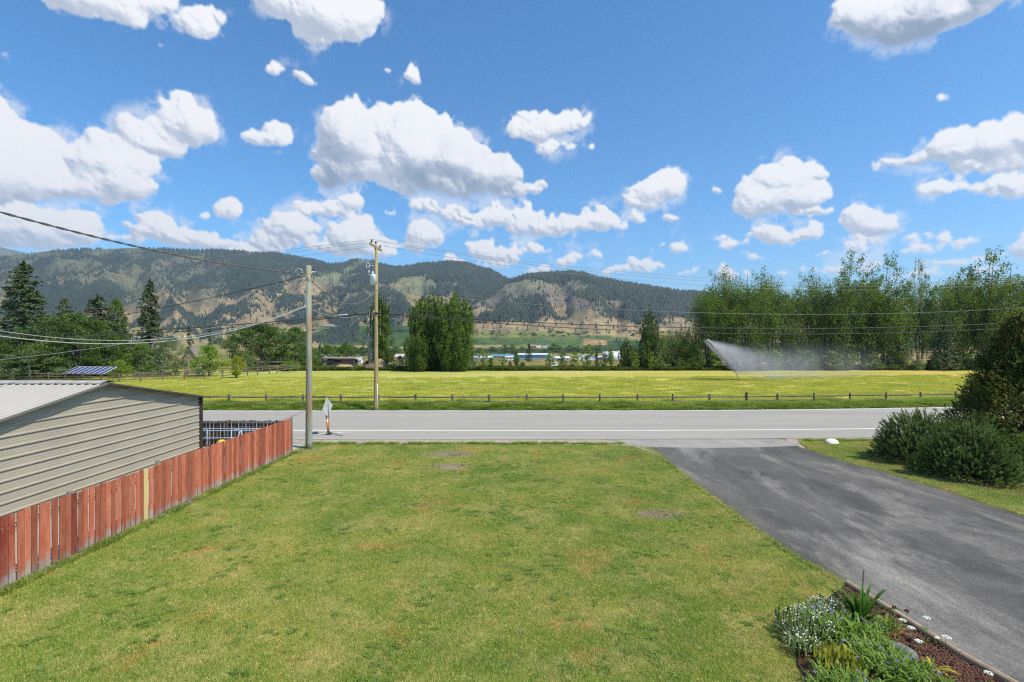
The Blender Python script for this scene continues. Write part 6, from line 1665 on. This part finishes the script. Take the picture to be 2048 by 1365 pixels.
def sprinkler():
    D = 63.0; rng = np.random.RandomState(9)
    X0 = (1477 - 1024) / F * D
    t = empty('field_sprinkler', (X0, D, 0), 0, 'leaning big-gun irrigation sprinkler standing in the hay field', 'sprinkler')
    steel = simple('sprinkler_metal', (.30, .25, .18), (.5, .46, .40), 6, .6)
    mb = MB(); mb.tube([(.08, 0, 0), (-.10, 0, .50), (-.22, 0, .74)], [.035, .035, .045], 8); mb.obj('riser', steel, t)
    mb = MB(); mb.tube([(-.20, 0, .66), (-.02, 0, .40), (.16, .2, 0)], .022, 6); mb.tube([(-.18, 0, .62), (-.30, -.2, 0)], .022, 6); mb.obj('stand', steel, t)
    mb = MB(); mb.tube([(-.20, 0, .72), (-.34, 0, .90), (-.46, 0, 1.04)], [.05, .035, .022], 8); mb.obj('nozzle', steel, t)
    # water: a stream of drops thrown up to the left, and the mist blown back to the right
    m, N, b, o = newmat('water_drops'); b.inputs['Base Color'].default_value = (.9, .92, .95, 1); b.inputs['Roughness'].default_value = .35
    tr = N.node('ShaderNodeBsdfTranslucent'); tr.inputs['Color'].default_value = (.9, .92, .95, 1)
    mx = N.node('ShaderNodeMixShader', inputs={0: .5}); N.l.new(b.outputs[0], mx.inputs[1]); N.l.new(tr.outputs[0], mx.inputs[2]); N.l.new(mx.outputs[0], o.inputs[0])
    K = D / F
    start = np.array([-.50, 0, 1.06]); end = np.array([(1411 - 1477) * K, -.6, H + (HY - 682) * K])
    n = 26000
    u = rng.rand(n) ** .85; p = start + (end - start) * u[:, None]; p[:, 2] += .18 * np.sin(math.pi * u)
    g = rng.randn(n, 3) * (.010 + .075 * u ** 1.5)[:, None]; g[:, 0] = np.abs(g[:, 0]) * 1.6; g[:, 2] -= np.abs(g[:, 0]) * .3
    p = p + g; s = .019 * rng.uniform(.5, 1.4, n)
    v = (p[:, None] + rng.randn(n, 4, 3) * s[:, None, None]).reshape(-1, 3); bq = (np.arange(n) * 4)[:, None, None]
    f = (bq + np.array([[0, 1, 2], [0, 2, 3], [0, 3, 1], [1, 3, 2]])[None]).reshape(-1, 3)
    ob = link('water_jet', npmesh('water_jet', v, f, m), None, (X0, D, 0)); tag(ob, kind='stuff')
    # mist: a soft cloud whose density falls off downwind
    m = bpy.data.materials.new('water_mist'); m.use_nodes = True; nt = m.node_tree
    for q in list(nt.nodes): nt.nodes.remove(q)
    N = NT(nt); out = N.node('ShaderNodeOutputMaterial'); vol = N.node('ShaderNodeVolumePrincipled')
    vol.inputs['Color'].default_value = (.97, .98, 1, 1); vol.inputs['Anisotropy'].default_value = -.1
    P_ = N.obj(); sp = N.node('ShaderNodeSeparateXYZ', inputs={0: P_}); x, y, z = sp.outputs
    M = N.math
    def smooth(v_, a_, b_):
        q = N.node('ShaderNodeMapRange', interpolation_type='SMOOTHSTEP', inputs={0: v_, 1: a_, 2: b_, 3: 0.0, 4: 1.0}); return q.outputs[0]
    xl = M('MULTIPLY_ADD', z, float((end[0] - start[0]) / (end[2] - start[2])), float(start[0] - start[2] * (end[0] - start[0]) / (end[2] - start[2])))
    s_ = M('SUBTRACT', x, xl)
    core = M('MULTIPLY', smooth(s_, -.12, .30), M('EXPONENT', M('MULTIPLY', s_, -.62)))
    zt = M('MULTIPLY_ADD', x, -.16, 4.15)                       # soft upper limit sinking downwind
    core = M('MULTIPLY', core, smooth(M('SUBTRACT', z, zt), .35, -.9))
    core = M('MULTIPLY', core, smooth(z, .4, 2.4))
    core = M('MULTIPLY', core, smooth(M('ABSOLUTE', y), 1.6, .2))
    nz = N.noise(N.mapv(P_, (1, .6, .7), (0, .5, 0)), .9, 4, .6)
    core = M('MULTIPLY', core, M('MULTIPLY_ADD', nz, 2.2, -.35, clamp=False))
    veil = M('MULTIPLY', smooth(s_, .2, 5.0), smooth(x, 27.0, 3.0))
    veil = M('MULTIPLY', veil, M('MULTIPLY', smooth(z, 5.2, 1.0), M('MULTIPLY_ADD', N.noise(P_, .35, 4, .6), 3.0, -.9, clamp=True)))
    veil = M('MULTIPLY', veil, smooth(M('ABSOLUTE', M('MULTIPLY_ADD', x, -.35, y)), 5.0, 1.0))
    den = M('MAXIMUM', M('ADD', M('MULTIPLY', core, 4.6), M('MULTIPLY', veil, .085)), 0.0)
    N.l.new(den, vol.inputs['Density']); N.l.new(vol.outputs[0], out.inputs['Volume'])
    try: m.cycles.volume_step_rate = 1.0
    except Exception: pass
    mb = MB(); mb.box((11.5, 3.2, 2.85), (32.6, 17, 5.5)); ob = mb.obj('water_mist', m, None, (X0, D, 0)); tag(ob, kind='stuff')
sprinkler()

# ------------------------------------------------------------------ buildings
def building(name, x0, x1, yt, yb, wallc, roofc, label, cat, depth=None, eave=.6, D=None, nwin=0, ridge='x', door=False, roofm=None, rot=0.0, base=None):
    xm = (x0 + x1) / 2
    if D is None: s = seat(xm, yb); D = s.y; z0 = s.z
    else: z0 = gz((xm - 1024) / F * D, D) if base is None else base
    w = (x1 - x0) / F * D; h = (H + (HY - yt) / F * D) - z0; he = h * eave
    dp = depth or w * .6
    t = empty(name, ((xm - 1024) / F * D, D + dp / 2, z0), rot, label, cat)
    wm = simple(name + '_wall', wallc, tuple(c * .85 for c in wallc), 1.0, .8); rm = simple(name + '_roof', roofc, tuple(c * .8 for c in roofc), 1.5, .6)
    mb = MB(); mb.box((0, 0, he / 2 - .3), (w, dp, he + .6))
    if ridge == 'y': mb.prism([(-w / 2, he), (w / 2, he), (0, h - .03)], 'y', -dp / 2 + .005, dp / 2 - .005)
    else: mb.prism([(-dp / 2, he), (dp / 2, he), (0, h - .03)], 'x', -w / 2 + .005, w / 2 - .005)
    mb.obj('wall', wm, t)
    o_ = .03 * w + .1; th = .04 * h + .05
    mb = MB()
    if ridge == 'y':
        for s in (-1, 1): mb.prism([(s * (w / 2 + o_), he - .02 * h), (0, h), (0, h + th), (s * (w / 2 + o_), he - .02 * h + th)], 'y', -dp / 2 - o_, dp / 2 + o_)
    else:
        for s in (-1, 1): mb.prism([(s * (dp / 2 + o_), he - .02 * h), (0, h), (0, h + th), (s * (dp / 2 + o_), he - .02 * h + th)], 'x', -w / 2 - o_, w / 2 + o_)
    mb.obj('roof', rm, t)
    if nwin:
        gm = GM.setdefault('glass_dark', simple('window_glass', (.03, .04, .05), rough=.15)); fm = GM.setdefault('frame_white', simple('window_frame', (.7, .7, .68), rough=.5))
        for i in range(nwin):
            xx = -w / 2 + w * (i + .5) / nwin; ww = min(w / nwin * .45, he * .5)
            mb = MB(); mb.box((xx, -dp / 2 - .03, he * .55), (ww * 1.15, .05, he * .42)); f = mb.obj('window', fm, t)
            mb = MB(); mb.box((xx, -dp / 2 - .062, he * .55), (ww, .02, he * .36)); mb.obj('pane', gm, f)
    if door:
        mb = MB(); mb.box((w * .22, -dp / 2 - .03, he * .36), (w * .16, .05, he * .72)); mb.obj('door', simple('door_paint', (.3, .3, .32)), t)
    return t
def buildings():
    W_ = (.72, .73, .74)
    building('warehouse', 1036, 1101, 708, 719.5, (.22, .40, .50), (.62, .66, .70), 'long pale blue warehouse behind the tall dark spruce', 'warehouse', eave=.82, door=True)
    building('warehouse', 985, 1034, 710, 716, (.45, .50, .52), (.10, .26, .36), 'low warehouse with a dark teal roof left of the blue one', 'warehouse', eave=.5)
    building('warehouse', 948, 984, 713, 720, (.60, .66, .74), (.66, .70, .76), 'pale low shed between the cottonwood and the teal roof', 'warehouse', eave=.6)
    building('warehouse', 1011, 1032, 713, 721, W_, (.55, .55, .55), 'small white building in front of the teal roof', 'building', eave=.75, nwin=3)
    building('warehouse', 1108, 1138, 714, 721, (.62, .70, .80), (.72, .75, .80), 'low bluish white shed right of the blue warehouse', 'warehouse', eave=.6)
    building('barn', 1150, 1166, 711, 721, W_, (.60, .66, .74), 'white shed with a pitched roof, left of the larger gabled one', 'barn', eave=.6, ridge='y')
    building('barn', 1164, 1192, 709, 721, (.62, .70, .80), (.68, .73, .80), 'larger pale blue gabled shed in the industrial row', 'barn', eave=.5, ridge='y')
    building('warehouse', 1192, 1210, 713, 720, W_, (.6, .62, .65), 'low white building left of the storage tank', 'warehouse', eave=.7)
    building('house', 1238, 1262, 703, 720, (.66, .68, .70), (.55, .57, .6), 'tall pale building right of the storage tank', 'building', eave=.8, nwin=2)
    building('warehouse', 905, 948, 713, 719, (.66, .67, .66), (.5, .52, .55), 'low pale building half hidden by the great cottonwood', 'warehouse', eave=.6)
    building('barn', 1061, 1072, 690, 697, (.30, .09, .07), (.30, .22, .20), 'small red barn on the slope above the warehouses', 'barn', eave=.6)
    building('house', 1073, 1082, 692, 697, W_, (.55, .56, .58), 'long white house right of the small red barn', 'house', eave=.6, nwin=2)
    building('house', 1087, 1096, 692, 697, W_, (.30, .36, .45), 'white house with a dark roof above the blue warehouse', 'house', eave=.55, nwin=2)
    building('house', 1019, 1024, 697, 701, W_, (.5, .5, .5), 'tiny white house among the valley trees', 'house', eave=.6)
    building('greenhouse', 622, 652, 656.5, 660, (.75, .77, .80), (.78, .80, .82), 'long white greenhouse on the far pasture right of the nearer pole', 'greenhouse', eave=.6)
    building('house', 645, 655, 651, 655, W_, (.45, .42, .40), 'small pale house above the long greenhouse', 'house', eave=.5)
    building('house', 658, 668, 650, 655, (.5, .5, .5), (.35, .34, .34), 'small grey house above the right end of the greenhouse', 'house', eave=.5)
    building('house', 670, 686, 652, 657, W_, (.40, .42, .46), 'white house right of the long greenhouse', 'house', eave=.5, nwin=2)
    building('house', 786, 800, 637, 640.5, (.45, .60, .55), (.4, .52, .5), 'tiny green-roofed building on the hill foot right of the columnar poplar', 'building', eave=.5)
    building('house', 600, 616, 661, 665, W_, (.6, .6, .6), 'small white building left of the nearer pole on the far pasture', 'building', eave=.5)
    building('house', 368, 376, 672, 677, W_, (.75, .77, .8), 'tiny white building on the far slope left of the nearer pole', 'building', eave=.5)
    building('house', 640, 672, 709, 721, (.55, .58, .62), (.50, .53, .58), 'pale grey farm building behind the lumber shed', 'building', eave=.5)
    building('house', 700, 722, 716, 727, (.62, .66, .72), (.40, .44, .50), 'pale building with a grey roof right behind the lumber shed', 'building', eave=.5, nwin=2)
    building('house', 790, 812, 709, 722, (.45, .36, .30), (.50, .44, .40), 'brownish house between the columnar poplar and the cottonwood', 'house', eave=.55, nwin=2)
    building('house', 366, 394, 698, 742, (.33, .28, .22), (.20, .17, .16), 'small tan gabled house between the garden trees', 'house', D=80, eave=.55, ridge='y', nwin=2, base=-.0)
    building('house', 14, 40, 684, 740, (.45, .42, .40), (.30, .28, .28), 'grey-roofed house mostly hidden by the trees at the left edge', 'house', D=96, eave=.7)
    building('shed', 258, 300, 676, 740, (.3, .27, .24), (.36, .33, .36), 'house roof showing above the bright green round tree', 'house', D=100, eave=.8)
    # storage tank
    s = seat(1223, 721); D = s.y; r = 15 / F * D; h = H + (HY - 703) / F * D - s.z
    t = empty('storage_tank', (s.x, D + r, s.z), 0, 'big white cylindrical storage tank at the right of the industrial row', 'tank')
    wt = simple('tank_white', (.66, .68, .70), (.74, .75, .76), .3, .5)
    mb = MB(); mb.tube([(0, 0, -.5), (0, 0, h * .96)], r, 32); mb.obj('body', wt, t)
    mb = MB(); mb.tube([(0, 0, h * .96), (0, 0, h)], [r * 1.01, r * .2], 32); mb.obj('roof', wt, t)
    mb = MB()
    for k in range(20):
        a = 2 * math.pi * k / 20; mb.box((math.cos(a) * r * 1.01, math.sin(a) * r * 1.01, h * .48), (.25, .25, h * .95), rz=a)
    mb.obj('stiffener', wt, t)
    # old lumber shed
    Dk = 87.0; rng = random.Random(6)
    old = simple('old_lumber', (.075, .06, .05), (.20, .165, .14), 2, .95, (.3, 3, 3), rnd=.35)
    X0 = (650 - 1024) / F * Dk; X1 = (712 - 1024) / F * Dk; w = X1 - X0; z0 = -.05; hh = 1.75
    t = empty('lumber_shed', ((X0 + X1) / 2, Dk, z0), 0, 'low old shed of grey boards at the back of the field beside the brown heap', 'shed')
    nrow = 7
    for r_ in range(nrow):
        x = -w / 2
        while x < w / 2 - .3:
            L = rng.uniform(1.2, 2.2); L = min(L, w / 2 - x)
            if rng.random() < .84:
                mb = MB(); mb.box((0, 0, 0), (L - .03, .06, hh / nrow * .86), ry=rng.uniform(-.02, .02)); mb.obj('plank', old, t, (x + L / 2, -1.2 + rng.uniform(-.03, .03), .12 + (r_ + .5) * hh / nrow))
            x += L
    for x in (-w / 2, -w / 6, w / 6, w / 2): mb = MB(); mb.box((x, -1.1, hh / 2 + .1), (.16, .16, hh + .2)); mb.obj('post', old, t)
    mb = MB(); mb.box((0, 0, .9), (w - .1, .06, 1.7)); mb.obj('back_wall', old, t, (0, 1.2, 0))
    mb = MB(); mb.box((0, 0, hh + .27), (w + .5, 3.0, .08), rx=.05, j=.03); mb.obj('roof', simple('old_roof', (.16, .15, .14), (.28, .26, .25), 2, .9), t)
    # open shelter
    X0 = (508 - 1024) / F * 90; X1 = (562 - 1024) / F * 90; w = X1 - X0
    t = empty('open_shelter', ((X0 + X1) / 2, 90, gz(-42, 90)), 0, 'low dark open-fronted shelter behind the paddock fence', 'shelter')
    z_ = gz(-42, 90); hs = H + (HY - 724) / F * 90 - z_
    mb = MB(); mb.box((0, 0, hs), (w + .4, 3.4, .14), rx=.04); mb.obj('roof', simple('shelter_roof', (.10, .09, .09), rough=.9), t)
    for x in (-.5, -.17, .17, .5): mb = MB(); mb.box((x * w, -1.4, hs / 2), (.15, .15, hs)); mb.obj('post', old, t)
    mb = MB(); mb.box((0, 1.5, hs / 2), (w, .08, hs)); mb.obj('back_wall', old, t)
    # small yellowish feeder, hay heap, brush heap
    def heap(name, x, D, w, h, c1, c2, label, cat, twigs=0, seed=1):
        import bmesh
        bm = bmesh.new(); bmesh.ops.create_icosphere(bm, subdivisions=4, radius=1)
        for v in bm.verts:
            p = v.co.copy(); k = .8 + .4 * float(fb(p.x * 2 + seed, p.y * 2 + p.z, seed, 4)); v.co = Vector((p.x * w / 2 * k, p.y * w / 3 * k, max(-.1, p.z) * h * k))
        me = bpy.data.meshes.new(name); bm.to_mesh(me); bm.free(); me.materials.append(simple(name, c1, c2, 3, .95, bmp=1.0, detail=8))
        r_ = random.Random(seed); X = (x - 1024) / F * D
        if twigs:
            t = empty(name, (X, D, 0), 0, label, cat); link('mound', me, t); mb = MB()
            for i in range(twigs):
                a = r_.random() * 6.28; q = r_.random(); bx = math.cos(a) * q * w / 2; by = math.sin(a) * q * w / 3; z = h * (1 - q * q) * .8; d = Vector((r_.uniform(-1, 1), r_.uniform(-.6, .6), r_.uniform(-.1, .9))) * r_.uniform(.4, 1.2)
                mb.tube([(bx, by, z), (bx + d.x, by + d.y, z + d.z)], [.03, .01], 4)
            mb.obj('branches', simple('dry_branch', (.13, .08, .05), (.26, .19, .13), 3, .9), t)
        else: tag(link(name, me, None, (X, D, 0)), label, cat)
    heap('hay_heap', 690, 85.2, 3.9, .95, (.26, .19, .09), (.42, .33, .18), 'low tan heap of old hay in front of the lumber shed', 'hay heap', 0, 3)
    heap('brush_heap', 750, 84.6, 4.2, 1.1, (.10, .065, .045), (.26, .19, .14), 'brown brush heap at the foot of the tall utility pole and poplar', 'brush heap', 90, 4)
    heap('brush_heap', 762, 86.5, 2.0, 1.9, (.30, .22, .14), (.42, .33, .2), 'paler upright pile of dead branches behind the brown brush heap', 'brush heap', 60, 6)
    heap('wood_pile', 549, 84.5, 2.0, .8, (.30, .17, .09), (.42, .27, .16), 'reddish wood pile under the open shelter', 'wood pile', 30, 8)
    # white car beyond the young trees
    s = seat(1109, 736.5)
    t = empty('parked_car', (s.x, s.y, s.z), 0, 'white car seen from behind beyond the young trees', 'car')
    wp = simple('car_white', (.72, .73, .75), rough=.25); gl = GM.setdefault('glass_dark', simple('window_glass', (.03, .04, .05), rough=.15)); bk = simple('tyre', (.02, .02, .02), rough=.9)
    k = 1.05
    mb = MB(); mb.box((0, 2.2, .75), (1.8 * k, 4.4, .70), taper=.96); mb.box((0, 2.0, 1.28), (1.62 * k, 2.9, .52), taper=.82); mb.obj('body', wp, t)
    mb = MB(); mb.box((0, .60, 1.27), (1.32 * k, .06, .36), rx=.28); mb.obj('rear_window', gl, t)
    for sx in (-1, 1):
        for y in (.8, 3.6):
            mb = MB(); mb.tube([(sx * .72 * k, y, .34), (sx * .92 * k, y, .34)], .34, 14); mb.obj('wheel', bk, t)
        mb = MB(); mb.box((sx * .80 * k, -.01, .85), (.16, .05, .22)); mb.obj('tail_light', simple('tail_red', (.5, .03, .02), rough=.3), t)
    mb = MB(); mb.box((0, -.02, .48), (1.7 * k, .10, .16)); mb.obj('bumper', simple('bumper_grey', (.25, .25, .26)), t)
    # picnic benches behind the paddock fence
    for x, D_, lab in ((284, 66.5, 'brown garden bench behind the paddock fence, left of the house'), (385, 70, 'dark picnic table behind the paddock fence, below the gabled house')):
        t = empty('picnic_table', ((x - 1024) / F * D_, D_, 0), .2, lab, 'table')
        mb = MB(); mb.box((0, 0, .74), (1.9, .75, .05)); mb.obj('tabletop', old, t)
        for s_ in (-1, 1):
            mb = MB(); mb.box((0, s_ * .72, .44), (1.9, .26, .05)); mb.obj('seat', old, t)
            mb = MB(); mb.box((s_ * .7, 0, .37), (.08, 1.4, .08)); mb.box((s_ * .7, .3, .37), (.08, .08, .72), rx=.4); mb.box((s_ * .7, -.3, .37), (.08, .08, .72), rx=-.4); mb.obj('leg', old, t)
buildings()

# ------------------------------------------------------------------ air
def haze():
    mb = MB(); mb.box((0, 3700, 440), (15500, 7900, 940))
    mb.v = [(x, y, z) for x, y, z in mb.v]
    m = bpy.data.materials.new('haze'); m.use_nodes = True; nt = m.node_tree
    for n in list(nt.nodes): nt.nodes.remove(n)
    N = NT(nt); o = N.node('ShaderNodeOutputMaterial'); v = N.node('ShaderNodeVolumePrincipled')
    v.inputs['Color'].default_value = (.62, .78, 1.0, 1); v.inputs['Density'].default_value = HAZE; v.inputs['Anisotropy'].default_value = .2
    nt.links.new(v.outputs[0], o.inputs['Volume']); m.cycles.homogeneous_volume = True if hasattr(m.cycles, 'homogeneous_volume') else None
    ob = mb.obj('haze', m); tag(ob, kind='stuff')
HAZE = 0.00009
haze()
